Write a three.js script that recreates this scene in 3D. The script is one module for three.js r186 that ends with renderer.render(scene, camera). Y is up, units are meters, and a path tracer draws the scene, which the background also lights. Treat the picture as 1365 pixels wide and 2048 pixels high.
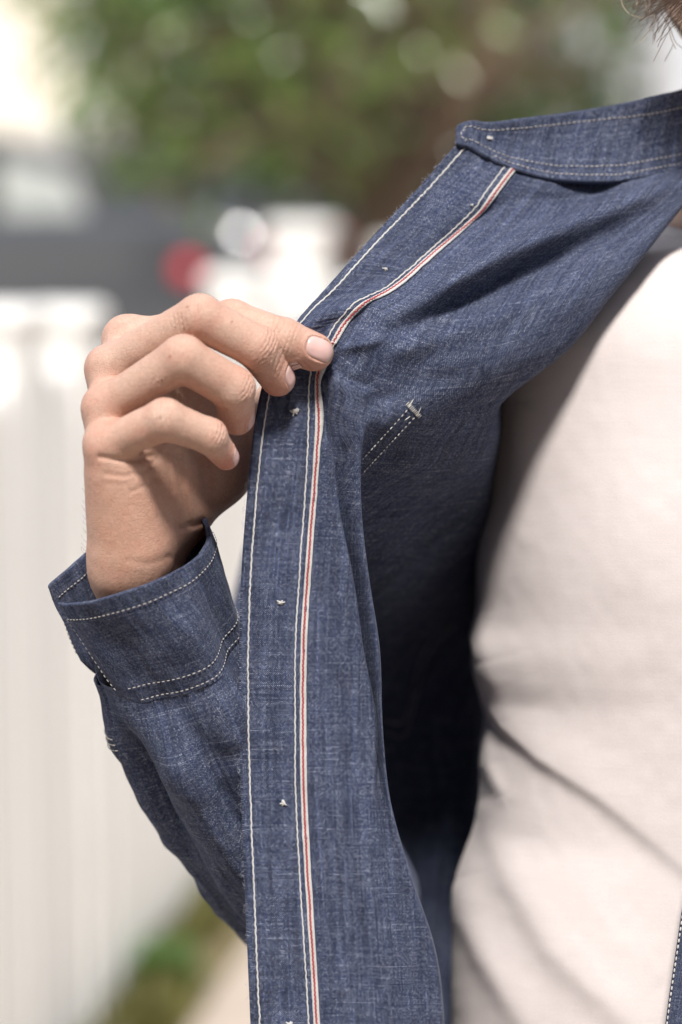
import * as THREE from 'three';
import { mergeGeometries } from 'three/addons/utils/BufferGeometryUtils.js';
import { RoundedBoxGeometry } from 'three/addons/geometries/RoundedBoxGeometry.js';

// ---------------------------------------------------------------- camera, sky, sun, exposure
const F = 4800, DIST = 1.2, TILT = 8.7 * Math.PI / 180, EYE = 1.45;
const scene = new THREE.Scene();
const camera = new THREE.PerspectiveCamera(2 * Math.atan(1024 / F) * 180 / Math.PI, 1365 / 2048, 0.05, 400);
camera.position.set(0, EYE, 0);
camera.rotation.set(-TILT, 0, 0);
camera.focus = DIST + 0.004;
camera.userData.fStop = 2.9;
scene.add(camera);

const SUN = new THREE.Vector3(0.0, 0.885, 0.465).normalize();
// thin bright haze: pale at the horizon, soft blue overhead
const skyTex = (() => {
  const w = 128, h = 128, d = new Float32Array(w * h * 4);
  for (let y = 0; y < h; y++) for (let x = 0; x < w; x++) {
    const e = Math.sin(((y + 0.5) / h - 0.5) * Math.PI), k = Math.pow(Math.max(0, e), 0.55), c = e >= 0 ? [0.79 - 0.52 * k, 0.79 - 0.44 * k, 0.79 - 0.31 * k] : [0.25, 0.24, 0.22];
    d.set([...c, 1], (y * w + x) * 4);
  }
  const t = new THREE.DataTexture(d, w, h, THREE.RGBAFormat, THREE.FloatType); t.mapping = THREE.EquirectangularReflectionMapping; t.magFilter = THREE.LinearFilter; t.needsUpdate = true; return t;
})();
scene.background = skyTex; scene.environment = skyTex;
const sun = new THREE.DirectionalLight(new THREE.Color(1, 0.962, 0.925), 4.6);
sun.position.copy(SUN).multiplyScalar(30); sun.target.position.set(0, 1, -2);
sun.castShadow = true; sun.shadow.radius = 20; sun.shadow.mapSize.set(2048, 2048);
Object.assign(sun.shadow.camera, { left: -15, right: 15, top: 15, bottom: -15, near: 1, far: 70 });
scene.add(sun, sun.target);
const renderer = new THREE.WebGLRenderer({ antialias: true });
renderer.toneMapping = THREE.LinearToneMapping;
renderer.toneMappingExposure = 1.27;
renderer.shadowMap.enabled = true;

// ---------------------------------------------------------------- helpers
const V3 = (x, y, z) => new THREE.Vector3(x, y, z);
let _s = 12345;
const reseed = (n) => { _s = n | 0; };
const rnd = () => { _s = (_s + 0x6d2b79f5) | 0; let t = Math.imul(_s ^ (_s >>> 15), 1 | _s); t = (t + Math.imul(t ^ (t >>> 7), 61 | t)) ^ t; return ((t ^ (t >>> 14)) >>> 0) / 4294967296; };
const rr = (a, b) => a + (b - a) * rnd();
const clamp = (x, a = 0, b = 1) => Math.min(b, Math.max(a, x));
const mix = (a, b, t) => a + (b - a) * t;
const sstep = (a, b, x) => { const t = clamp((x - a) / (b - a)); return t * t * (3 - 2 * t); };
const h2 = (x, y) => { let h = Math.imul(x | 0, 374761393) ^ Math.imul(y | 0, 668265263); h = Math.imul(h ^ (h >>> 13), 1274126177); return ((h ^ (h >>> 16)) >>> 0) / 4294967296; };
const h3 = (x, y, z) => h2(x + Math.imul(z | 0, 7919), y ^ Math.imul(z | 0, 104729));
const fade = (t) => t * t * (3 - 2 * t);
function vn2(x, y, px = 0, py = 0) {
  const xi = Math.floor(x), yi = Math.floor(y), fx = fade(x - xi), fy = fade(y - yi);
  const w = (a, p) => (p ? ((a % p) + p) % p : a);
  const a = h2(w(xi, px), w(yi, py)), b = h2(w(xi + 1, px), w(yi, py)), c = h2(w(xi, px), w(yi + 1, py)), d = h2(w(xi + 1, px), w(yi + 1, py));
  return mix(mix(a, b, fx), mix(c, d, fx), fy);
}
function vn3(x, y, z) {
  const xi = Math.floor(x), yi = Math.floor(y), zi = Math.floor(z), fx = fade(x - xi), fy = fade(y - yi), fz = fade(z - zi);
  const L = (k) => mix(mix(h3(xi, yi, zi + k), h3(xi + 1, yi, zi + k), fx), mix(h3(xi, yi + 1, zi + k), h3(xi + 1, yi + 1, zi + k), fx), fy);
  return mix(L(0), L(1), fz);
}
const names = {};
function numbered(n) { const k = names[n] = (names[n] ?? -1) + 1; return k ? n + '_' + String(k).padStart(3, '0') : n; }
function tag(o, label, category, group, kind) {
  if (label) o.userData.label = label; if (category) o.userData.category = category; if (group) o.userData.group = group; if (kind) o.userData.kind = kind; return o;
}
function thing(name, label, category, pos = [0, 0, 0], turn = 0, group) {
  const o = new THREE.Group(); o.name = numbered(name); o.position.set(...pos); o.rotation.y = turn; scene.add(o); return tag(o, label, category, group);
}
function part(name, geo, material, parent, label) {
  const m = new THREE.Mesh(geo, material); m.name = parent === scene ? numbered(name) : name; m.castShadow = m.receiveShadow = true; parent.add(m);
  if (label) m.userData.label = label; return m;
}
const std = (rgb, rough = 0.8, extra = {}) => { const m = new THREE.MeshStandardMaterial({ roughness: rough, side: THREE.DoubleSide, ...extra }); m.color.setRGB(...rgb); return m; };
const phys = (rgb, rough = 0.8, extra = {}) => { const m = new THREE.MeshPhysicalMaterial({ roughness: rough, side: THREE.DoubleSide, ...extra }); m.color.setRGB(...rgb); return m; };
function dataTex(w, h, f, srgb, rx = 1, ry = 1) {
  const d = new Uint8Array(w * h * 4);
  for (let y = 0, o = 0; y < h; y++) for (let x = 0; x < w; x++, o += 4) { const c = f(x, y); if (c.length) { d[o] = c[0]; d[o + 1] = c[1]; d[o + 2] = c[2]; } else d[o] = d[o + 1] = d[o + 2] = c; d[o + 3] = 255; }
  const t = new THREE.DataTexture(d, w, h); t.wrapS = t.wrapT = THREE.RepeatWrapping; t.magFilter = THREE.LinearFilter; t.minFilter = THREE.LinearMipmapLinearFilter;
  if (srgb) t.colorSpace = THREE.SRGBColorSpace; t.repeat.set(rx, ry); t.needsUpdate = true; return t;
}
const lin2s = (v) => 255 * (v <= 0.0031308 ? 12.92 * v : 1.055 * Math.pow(v, 1 / 2.4) - 0.055);

// camera-aligned frame at the focus point -> world
const W = new THREE.Matrix4().makeTranslation(0, EYE, 0).multiply(new THREE.Matrix4().makeRotationX(-TILT)).multiply(new THREE.Matrix4().makeTranslation(0, 0, -DIST));
// a point of the subject: position measured on the photograph at a depth z in front of (+) or behind (-) the focus plane
const S = (px, py, z = 0) => V3((px - 682.5) / F * (DIST - z), (1024 - py) / F * (DIST - z), z);
const toPx = (p) => [682.5 + p.x * F / (DIST - p.z), 1024 - p.y * F / (DIST - p.z)];
// world point along the view direction at ground distance D
const HZ = 1024 - F * Math.tan(TILT);
function B(px, py, D) {
  const d = V3((px - 682.5) / F, (1024 - py) / F, -1).applyMatrix4(new THREE.Matrix4().makeRotationX(-TILT));
  return V3(d.x, d.y, d.z).multiplyScalar(D / -d.z).add(V3(0, EYE, 0));
}
const xAt = (px, D) => B(px, HZ, D).x;

// ---------------------------------------------------------------- textures
// chambray: indigo warp threads (v) and undyed weft threads (u), plain weave, uneven yarn
const TILE = 0.24, WN = 2048, TH = 4, NT = WN / TH;
const warpTone = (i, y) => 0.45 + 0.7 * vn2(i * 1.0, y / 170, NT, 0) + 0.4 * (vn2(i / 5, y / 400) - 0.5) + (h2(i, 77) > 0.86 ? 0.9 * sstep(.45, .9, vn2(i, y / 150, NT, 0)) : 0);
const weftTone = (j, x) => 0.50 + 0.26 * vn2(x / 120, j * 1.0, 0, NT) + (h2(j, 991) > 0.93 ? 0.35 * sstep(.5, .9, vn2(x / 90, j, 0, NT)) : 0);
const weave = (() => {
  const col = new Uint8Array(WN * WN * 4), bmp = new Uint8Array(WN * WN * 4);
  for (let y = 0, o = 0; y < WN; y++) for (let x = 0; x < WN; x++, o += 4) {
    const i = x >> 2, j = y >> 2, fx = (x & 3) - 1.5, fy = (y & 3) - 1.5, up = (i + j) & 1;
    const wt = warpTone(i, y), ft = weftTone(j, x);
    const slub = vn2(x / 8, y / 260) * 0.55 + vn2(x / 30, y / 70) * 0.30 + vn2(x / 130, y / 9) * 0.15;
    let r, g, b, hgt;
    const spark = h2(i * 3 + 1, j * 5 + 2), sp2 = h2((i + (j >> 1 & 1)) >> 1, (j >> 1) + 4000);
    if (up) { // weft on top
      const k = clamp(ft * ft * (0.35 + 0.9 * spark) * (0.45 + 0.9 * sp2) * (0.35 + 1.3 * slub)) * (1 - 0.12 * (Math.abs(fx) + Math.abs(fy) - 1));
      const m = clamp(k * 0.95); r = mix(0.014, 0.45, m); g = mix(0.022, 0.475, m); b = mix(0.056, 0.545, m); hgt = 0.55 + 0.25 * ft - 0.07 * (fx * fx + fy * fy);
    } else {
      const k = wt * (0.45 + 1.1 * slub); r = 0.020 * k + 0.003; g = 0.031 * k + 0.004; b = 0.080 * k + 0.008;
      const worn = clamp((spark - 0.86) * 5) * 0.10; r += worn; g += worn; b += worn; hgt = 0.6 + 0.2 * wt - 0.07 * (fx * fx + fy * fy);
    }
    col[o] = lin2s(clamp(r)); col[o + 1] = lin2s(clamp(g)); col[o + 2] = lin2s(clamp(b)); col[o + 3] = 255;
    bmp[o] = bmp[o + 1] = bmp[o + 2] = clamp(hgt) * 255; bmp[o + 3] = 255;
  }
  const mk = (d, s) => { const t = new THREE.DataTexture(d, WN, WN); t.wrapS = t.wrapT = THREE.RepeatWrapping; t.magFilter = THREE.LinearFilter; if (s) t.colorSpace = THREE.SRGBColorSpace; t.repeat.set(1 / TILE, 1 / TILE); t.needsUpdate = true; return t; };
  return { col: mk(col, true), bmp: mk(bmp, false) };
})();
const M = {};
M.denim = phys([.87, .87, .88], 0.88, { map: weave.col, bumpMap: weave.bmp, bumpScale: 0.00022, sheen: 0.25, sheenRoughness: 0.6, specularIntensity: 0.3 });
M.denim.sheenColor.setRGB(0.5, 0.55, 0.7);
M.thread = std([0.52, 0.50, 0.47], 0.8);
M.threadFine = std([0.42, 0.39, 0.36], 0.8);
M.red = std([0.36, 0.010, 0.020], 0.75);
const knit = dataTex(512, 512, (x, y) => { const a = Math.sin(x / 512 * Math.PI * 2 * 64), b = Math.sin(y / 512 * Math.PI * 2 * 80 + Math.abs(a) * 1.4); return clamp(0.5 + 0.10 * a * a + 0.08 * b + 0.5 * (vn2(x / 5, y / 3, 0, 0) - 0.5) + 0.3 * (h2(x, y) - 0.5)) * 255; }, false, 1 / 0.055, 1 / 0.055);
const knitCol = dataTex(512, 512, (x, y) => { const n = 0.955 + 0.03 * vn2(x / 3, y / 2, 0, 0)  + 0.014 * (vn2(x / 90, y / 4, 0, 128) - 0.5) + 0.02 * (h2(x, y) - 0.5); return [n * 247, n * 238, n * 233]; }, true, 1 / 0.08, 1 / 0.08);
M.tee = phys([0.755, 0.735, 0.735], 0.92, { map: knitCol, bumpMap: knit, bumpScale: 0.00007, sheen: 0.2, sheenRoughness: 0.7, specularIntensity: 0.25 });
M.tee.sheenColor.setRGB(0.8, 0.78, 0.75);
// skin relief: fine polygonal lines
const cell = (x, y, n) => { const xi = Math.floor(x), yi = Math.floor(y); let a = 9, b = 9; for (let j = -1; j < 2; j++) for (let i = -1; i < 2; i++) { const cx = xi + i, cy = yi + j, wx = ((cx % n) + n) % n, wy = ((cy % n) + n) % n; const d = Math.hypot(cx + h2(wx, wy) - x, cy + h2(wx + 517, wy + 91) - y); if (d < a) { b = a; a = d; } else if (d < b) b = d; } return b - a; };
const skinB = dataTex(512, 512, (x, y) => { const c = cell(x / 8, y / 8, 64), d = cell(x / 21.333, y / 21.333, 24); return clamp(0.35 + 0.5 * sstep(0, 0.35, c) * 0.7 + 0.3 * sstep(0, 0.2, d) + 0.15 * (h2(x, y) - 0.5)) * 255; }, false, 1 / 0.05, 1 / 0.05);
const skinC = dataTex(512, 512, (x, y) => { const n = 0.5 * vn2(x / 6, y / 6, 0, 0) + 0.3 * vn2(x / 18, y / 18) + 0.2 * h2(x, y); const k = 0.93 + 0.12 * (n - 0.5); return [255 * clamp(k + 0.03), 255 * clamp(k), 255 * clamp(k - 0.005)]; }, true, 1 / 0.05, 1 / 0.05);
M.skin = phys([1, 1, 1], 0.52, { vertexColors: true, map: skinC, bumpMap: skinB, bumpScale: 0.0003, specularIntensity: 0.75, sheen: 0.15, sheenRoughness: 0.5 });
M.skin.sheenColor.setRGB(0.9, 0.5, 0.4);
M.nail = phys([1, 1, 1], 0.24, { vertexColors: true, specularIntensity: 0.8 });
M.hair = std([0.10, 0.055, 0.028], 0.5);
M.hairPale = std([0.42, 0.33, 0.22], 0.45);

// ---------------------------------------------------------------- mesh helpers
function gridGeo(nu, nv, f, closedU = false) {
  const pos = new Float32Array((nu + 1) * (nv + 1) * 3), uv = new Float32Array((nu + 1) * (nv + 1) * 2), idx = [];
  for (let j = 0, k = 0; j <= nv; j++) for (let i = 0; i <= nu; i++, k++) { const [p, u, v] = f(i, j); pos[k * 3] = p.x; pos[k * 3 + 1] = p.y; pos[k * 3 + 2] = p.z; uv[k * 2] = u; uv[k * 2 + 1] = v; }
  for (let j = 0; j < nv; j++) for (let i = 0; i < nu; i++) { const a = j * (nu + 1) + i, b = a + 1, c = a + nu + 1, d = c + 1; idx.push(a, c, b, b, c, d); }
  const g = new THREE.BufferGeometry(); g.setAttribute('position', new THREE.BufferAttribute(pos, 3)); g.setAttribute('uv', new THREE.BufferAttribute(uv, 2)); g.setIndex(idx); g.computeVertexNormals();
  if (closedU) { const n = g.attributes.normal; for (let j = 0; j <= nv; j++) { const a = j * (nu + 1), b = a + nu; const v = V3(n.getX(a) + n.getX(b), n.getY(a) + n.getY(b), n.getZ(a) + n.getZ(b)).normalize(); n.setXYZ(a, v.x, v.y, v.z); n.setXYZ(b, v.x, v.y, v.z); } }
  return g;
}
const cr = (a, b, c, d, t) => 0.5 * ((2 * b) + (-a + c) * t + (2 * a - 5 * b + 4 * c - d) * t * t + (-a + 3 * b - 3 * c + d) * t * t * t);
function spline(arr, t) { // arr of arrays of numbers, t in [0, n-1]
  const n = arr.length, i = Math.min(n - 2, Math.max(0, Math.floor(t))), f = t - i;
  const p = (k) => (k < 0 ? arr[0].map((x, q) => 2 * x - arr[1][q]) : k >= n ? arr[n - 1].map((x, q) => 2 * x - arr[n - 2][q]) : arr[k]);
  const a = p(i - 1), b = p(i), c = p(i + 1), d = p(i + 2);
  return b.map((_, q) => cr(a[q], b[q], c[q], d[q], f));
}
function table(rows, x) { // piecewise smooth lookup: rows [[x, y...]...]
  if (x <= rows[0][0]) return rows[0].slice(1);
  for (let i = 0; i < rows.length - 1; i++) if (x <= rows[i + 1][0]) {
    const t = (x - rows[i][0]) / (rows[i + 1][0] - rows[i][0]), a = rows[Math.max(0, i - 1)], b = rows[i], c = rows[i + 1], d = rows[Math.min(rows.length - 1, i + 2)];
    return b.slice(1).map((_, q) => { // monotone-ish hermite with finite differences
      const m0 = (c[q + 1] - a[q + 1]) / Math.max(1e-9, c[0] - a[0]) * (c[0] - b[0]), m1 = (d[q + 1] - b[q + 1]) / Math.max(1e-9, d[0] - b[0]) * (c[0] - b[0]), t2 = t * t, t3 = t2 * t;
      return (2 * t3 - 3 * t2 + 1) * b[q + 1] + (t3 - 2 * t2 + t) * m0 + (-2 * t3 + 3 * t2) * c[q + 1] + (t3 - t2) * m1;
    });
  }
  return rows[rows.length - 1].slice(1);
}
// distance to a polyline in the plane: [distance, signed side, fraction along]
function polyDist(pts, x, y) {
  let best = 1e9, side = 0, at = 0;
  for (let i = 0; i < pts.length - 1; i++) {
    const [ax, ay] = pts[i], [bx, by] = pts[i + 1], dx = bx - ax, dy = by - ay, t = clamp(((x - ax) * dx + (y - ay) * dy) / (dx * dx + dy * dy)), qx = x - ax - dx * t, qy = y - ay - dy * t, d = Math.hypot(qx, qy);
    if (d < best) { best = d; side = Math.sign(dx * qy - dy * qx) || 1; at = (i + t) / (pts.length - 1); }
  }
  return [best, side * best, at];
}
// naive surface nets over a signed distance field
function surfaceNets(sdf, lo, hi, cellSize) {
  const nx = Math.ceil((hi.x - lo.x) / cellSize) + 1, ny = Math.ceil((hi.y - lo.y) / cellSize) + 1, nz = Math.ceil((hi.z - lo.z) / cellSize) + 1;
  const val = new Float32Array(nx * ny * nz).fill(1), BS = 8, near = [], id = (x, y, z) => x + nx * (y + ny * z);
  for (let bz = 0; bz < nz; bz += BS) for (let by = 0; by < ny; by += BS) for (let bx = 0; bx < nx; bx += BS) {
    const d0 = sdf(lo.x + (bx + BS / 2) * cellSize, lo.y + (by + BS / 2) * cellSize, lo.z + (bz + BS / 2) * cellSize), far = Math.abs(d0) > BS * cellSize * 1.1; if (!far) near.push([bx, by, bz]);
    for (let z = bz; z < Math.min(nz, bz + BS); z++) for (let y = by; y < Math.min(ny, by + BS); y++) for (let x = bx; x < Math.min(nx, bx + BS); x++) val[id(x, y, z)] = far ? d0 : sdf(lo.x + x * cellSize, lo.y + y * cellSize, lo.z + z * cellSize);
  }
  const vid = new Int32Array(nx * ny * nz).fill(-1), pos = [], idx = [];
  const corner = [[0, 0, 0], [1, 0, 0], [0, 1, 0], [1, 1, 0], [0, 0, 1], [1, 0, 1], [0, 1, 1], [1, 1, 1]], edges = [[0, 1], [2, 3], [4, 5], [6, 7], [0, 2], [1, 3], [4, 6], [5, 7], [0, 4], [1, 5], [2, 6], [3, 7]];
  const v = new Float32Array(8);
  for (const [bx, by, bz] of near) for (let z = bz; z < Math.min(nz - 1, bz + BS); z++) for (let y = by; y < Math.min(ny - 1, by + BS); y++) for (let x = bx; x < Math.min(nx - 1, bx + BS); x++) {
    let m = 0;
    for (let k = 0; k < 8; k++) { const c = corner[k]; v[k] = val[id(x + c[0], y + c[1], z + c[2])]; if (v[k] < 0) m |= 1 << k; }
    if (m === 0 || m === 255) continue;
    let sx = 0, sy = 0, sz = 0, n = 0;
    for (const [a, b] of edges) if ((v[a] < 0) !== (v[b] < 0)) { const t = v[a] / (v[a] - v[b]), A = corner[a], C = corner[b]; sx += A[0] + (C[0] - A[0]) * t; sy += A[1] + (C[1] - A[1]) * t; sz += A[2] + (C[2] - A[2]) * t; n++; }
    vid[id(x, y, z)] = pos.length / 3; pos.push(lo.x + (x + sx / n) * cellSize, lo.y + (y + sy / n) * cellSize, lo.z + (z + sz / n) * cellSize);
  }
  const quad = (a, b, c, d, flip) => { if (a < 0 || b < 0 || c < 0 || d < 0) return; if (flip) idx.push(a, c, b, a, d, c); else idx.push(a, b, c, a, c, d); };
  for (const [bx, by, bz] of near) for (let z = Math.max(1, bz); z < Math.min(nz - 1, bz + BS); z++) for (let y = Math.max(1, by); y < Math.min(ny - 1, by + BS); y++) for (let x = Math.max(1, bx); x < Math.min(nx - 1, bx + BS); x++) {
    const s = val[id(x, y, z)] < 0;
    if (s !== (val[id(x + 1, y, z)] < 0)) quad(vid[id(x, y - 1, z - 1)], vid[id(x, y, z - 1)], vid[id(x, y, z)], vid[id(x, y - 1, z)], !s);
    if (s !== (val[id(x, y + 1, z)] < 0)) quad(vid[id(x - 1, y, z - 1)], vid[id(x - 1, y, z)], vid[id(x, y, z)], vid[id(x, y, z - 1)], !s);
    if (s !== (val[id(x, y, z + 1)] < 0)) quad(vid[id(x - 1, y - 1, z)], vid[id(x, y - 1, z)], vid[id(x, y, z)], vid[id(x - 1, y, z)], !s);
  }
  const nrm = new Float32Array(pos.length), e = cellSize * 0.6;
  for (let i = 0; i < pos.length; i += 3) {
    let x = pos[i], y = pos[i + 1], z = pos[i + 2];
    for (let it = 0; it < 2; it++) {
      const d = sdf(x, y, z); let gx = sdf(x + e, y, z) - sdf(x - e, y, z), gy = sdf(x, y + e, z) - sdf(x, y - e, z), gz = sdf(x, y, z + e) - sdf(x, y, z - e); const l = Math.hypot(gx, gy, gz) || 1; gx /= l; gy /= l; gz /= l;
      if (it === 0) { const k = clamp(d, -cellSize, cellSize) * 0.8; x -= gx * k; y -= gy * k; z -= gz * k; } else { nrm[i] = gx; nrm[i + 1] = gy; nrm[i + 2] = gz; }
    }
    pos[i] = x; pos[i + 1] = y; pos[i + 2] = z;
  }
  const g = new THREE.BufferGeometry(); g.setAttribute('position', new THREE.BufferAttribute(new Float32Array(pos), 3)); g.setAttribute('normal', new THREE.BufferAttribute(nrm, 3)); g.setIndex(idx); return g;
}
const smin = (a, b, k) => { const h = Math.max(k - Math.abs(a - b), 0) / k; return Math.min(a, b) - h * h * k * 0.25; };
// unindex and give uv in metres by the dominant axis of every face
function boxUV(g0) {
  const g = g0.toNonIndexed(), p = g.attributes.position, uv = new Float32Array(p.count * 2), a = V3(), b = V3(), c = V3(), n = V3();
  for (let i = 0; i < p.count; i += 3) {
    a.fromBufferAttribute(p, i); b.fromBufferAttribute(p, i + 1); c.fromBufferAttribute(p, i + 2); n.copy(b).sub(a).cross(c.clone().sub(a));
    const ax = Math.abs(n.x), ay = Math.abs(n.y), az = Math.abs(n.z);
    [a, b, c].forEach((q, k) => { const o = (i + k) * 2; if (ax >= ay && ax >= az) { uv[o] = q.z; uv[o + 1] = q.y; } else if (ay >= az) { uv[o] = q.x; uv[o + 1] = q.z; } else { uv[o] = q.x; uv[o + 1] = q.y; } });
  }
  g.setAttribute('uv', new THREE.BufferAttribute(uv, 2)); return g;
}
function tubeGeo(pts, rad, seg = 24, sides = 8, closed = false) {
  return new THREE.TubeGeometry(new THREE.CatmullRomCurve3(pts, closed), seg, rad, sides, closed);
}

// ================================================================ SETTING
const ground = (px, py) => { const a = B(px, py, 1), t = EYE / (EYE - a.y); return V3(a.x * t, 0, a.z * t); };
function structure(name, geo, mat) { const m = part(name, geo, mat, scene); m.userData.kind = 'structure'; return m; }
const grain = (s, seedx, lo, hi) => dataTex(256, 256, (x, y) => { const n = .4 * vn2(x / 32, y / 32, 8, 8) + .3 * vn2(x / 8, y / 8, 32, 32) + .3 * h2(x + seedx, y); return [0, 1, 2].map((c) => lin2s(mix(lo[c], hi[c], n))); }, true, 1 / s, 1 / s);
function flat(pts, y, name, mat) {
  const sh = new THREE.Shape(pts.map(([x, z]) => new THREE.Vector2(x, -z))), g = new THREE.ShapeGeometry(sh); g.rotateX(-Math.PI / 2); g.translate(0, y, 0); return structure(name, g, mat);
}
const concrete = std([1, 1, 1], .9, { map: grain(1.3, 3, [.56, .53, .48], [.70, .67, .62]) }), tan = std([1, 1, 1], .95, { map: grain(.7, 9, [.33, .265, .215], [.50, .42, .35]) }), soil = std([1, 1, 1], 1, { map: grain(.5, 5, [.10, .075, .04], [.24, .20, .10]) }), asphalt = std([1, 1, 1], .95, { map: grain(.8, 8, [.06, .06, .062], [.12, .12, .12]) });
flat([[-150, 30], [150, 30], [150, -150], [-150, -150]], 0, 'ground', concrete);
// fence line read from where its foot stands
const fA = ground(175, 2030), fB = ground(383, 1777), fDir = fB.clone().sub(fA).normalize(), fN = V3(-fDir.z, 0, fDir.x); // fN points to the path side (+x)
if (fN.x < 0) fN.negate();
const fp = (t, o = 0, y = 0) => fA.clone().addScaledVector(fDir, t).addScaledVector(fN, o).setY(y);
const tOfPx = (px) => { let lo = -3, hi = 9; for (let k = 0; k < 40; k++) { const m = (lo + hi) / 2, p = fp(m); const q = 682.5 + F * p.x / (-p.z * Math.cos(TILT) + (EYE) * Math.sin(TILT)); q < px ? lo = m : hi = m; } return lo; };
{
  const e = (t, o) => { const p = fp(t, o); return [p.x, p.z]; };
  flat([e(-6, .10), e(12, .10), e(12, .19), e(-6, .19)], .012, 'planting_strip', soil);
  flat([e(-6, .19), e(12, .19), e(12, 3.6), e(-6, 3.6)], .008, 'path', tan);
  flat([[-60, -8.0], [60, -8.0], [60, -12.5], [-60, -12.5]], .006, 'road', asphalt);
}
// white picket fence
{
  const paint = std([.86, .835, .785], .5), fence = thing('picket_fence', 'white painted picket fence with square posts beside the path', 'fence', fp(0).toArray());
  const o = fence.position, yaw = Math.atan2(-fDir.z, fDir.x), local = (t, off, y) => fp(t, off, y).sub(o);
  const shape = new THREE.Shape(); shape.moveTo(-.023, 0); shape.lineTo(.023, 0); shape.lineTo(.023, 1.02); shape.quadraticCurveTo(.022, 1.055, 0, 1.06); shape.quadraticCurveTo(-.022, 1.055, -.023, 1.02); shape.closePath();
  const pk = new THREE.ExtrudeGeometry(shape, { depth: .018, bevelEnabled: true, bevelSize: .003, bevelThickness: .003, bevelSegments: 1, curveSegments: 5 }); pk.translate(0, .05, -.009);
  const posts = [tOfPx(30), tOfPx(150), tOfPx(482), tOfPx(606)]; posts.push(posts[3] + 1.3, posts[3] + 2.6, posts[0] - 1.2, posts[0] - 2.4);
  for (let t = -3.2; t < 5.6; t += .058) { if (posts.some((q) => Math.abs(q - t) < .08)) continue; const m = part('picket', pk, paint, fence); m.position.copy(local(t, .036, rr(-.006, .006))); m.rotation.y = yaw; m.rotation.z = rr(-.004, .004); }
  const rail = new RoundedBoxGeometry(8.9, .085, .035, 2, .006);
  for (const y of [.28, .86]) { const m = part('rail', rail, paint, fence); m.position.copy(local(1.15, 0, y)); m.rotation.y = yaw; }
  const post = new RoundedBoxGeometry(.10, 1.16, .10, 2, .006), cap = new RoundedBoxGeometry(.125, .04, .125, 3, .018);
  posts.forEach((t, k) => { const pp = fp(t), dep = -pp.z, tops = [598, 598, 532, 436], h = k < 4 ? EYE - dep * (tops[k] - HZ) / F * 1.01 - .04 : 1.14; const m = part('post', post, paint, fence); m.scale.set(k === 3 ? 1.25 : 1, h / 1.16, k === 3 ? 1.25 : 1); m.position.copy(local(t, 0, h / 2)); m.rotation.y = yaw; const c = part('post_cap', cap, paint, m); c.scale.y = 1.16 / h; c.position.y = .58 + .018 * 1.16 / h; });
}
// low plants along the fence
const leafG = (() => { const g = new THREE.BufferGeometry(); g.setAttribute('position', new THREE.Float32BufferAttribute([0, 0, 0, -.28, .4, .10, .28, .4, .10, 0, 1, -.05, 0, .45, 0], 3)); g.setIndex([0, 4, 1, 0, 2, 4, 1, 4, 3, 4, 2, 3]); g.computeVertexNormals(); return g; })();
function leaves(list) { // list of {p, d, s, c}
  const n = list.length, pos = new Float32Array(n * 15), col = new Float32Array(n * 15), idx = [], src = leafG.attributes.position, v = V3(), m = new THREE.Matrix4(), z = V3(), x = V3(), y = V3();
  list.forEach((l, k) => { y.copy(l.d).normalize(); x.set(rr(-1, 1), rr(-1, 1), rr(-1, 1)).cross(y).normalize(); z.copy(x).cross(y); m.makeBasis(x.multiplyScalar(l.s), y.multiplyScalar(l.s), z.multiplyScalar(l.s)).setPosition(l.p); for (let i = 0; i < 5; i++) { v.fromBufferAttribute(src, i).applyMatrix4(m); pos.set([v.x, v.y, v.z], k * 15 + i * 3); col.set(l.c, k * 15 + i * 3); } idx.push(...leafG.index.array.map ? Array.from(leafG.index.array, (q) => q + k * 5) : []); });
  const g = new THREE.BufferGeometry(); g.setAttribute('position', new THREE.BufferAttribute(pos, 3)); g.setAttribute('color', new THREE.BufferAttribute(col, 3)); g.setIndex(idx); g.computeVertexNormals(); return g;
}
const leafMat = phys([1, 1, 1], .24, { vertexColors: true, transmission: .42, thickness: 0, specularIntensity: 1 });
const green = (a, b) => { const t = rnd(); return cmix0(a, b, t); };
const cmix0 = (a, b, t) => [mix(a[0], b[0], t), mix(a[1], b[1], t), mix(a[2], b[2], t)];
reseed(777);
function shrub(c, r, h, n, a, b, label, name = 'garden_plant') {
  const o = thing(name, label, 'plant', [c.x, 0, c.z]), list = [];
  for (let k = 0; k < n; k++) { const t = Math.pow(rnd(), .7), an = rr(0, 6.28), q = Math.sqrt(rnd()) * r * (1 - .5 * t); list.push({ p: V3(Math.cos(an) * q, t * h, Math.sin(an) * q), d: V3(Math.cos(an) + rr(-.4, .4), rr(.1, 1.1), Math.sin(an) + rr(-.4, .4)), s: rr(.03, .06), c: green(a, b) }); }
  part('foliage', leaves(list), leafMat, o);
  const st = []; for (let k = 0; k < 7; k++) { const an = k * .9; st.push(tubeGeo([V3(0, .0, 0), V3(Math.cos(an) * r * .3, h * .5, Math.sin(an) * r * .3), V3(Math.cos(an) * r * .6, h * .85, Math.sin(an) * r * .6)], .006, 6, 5)); }
  part('stem', mergeGeometries(st), std([.10, .08, .04], .9), o);
}
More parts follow.
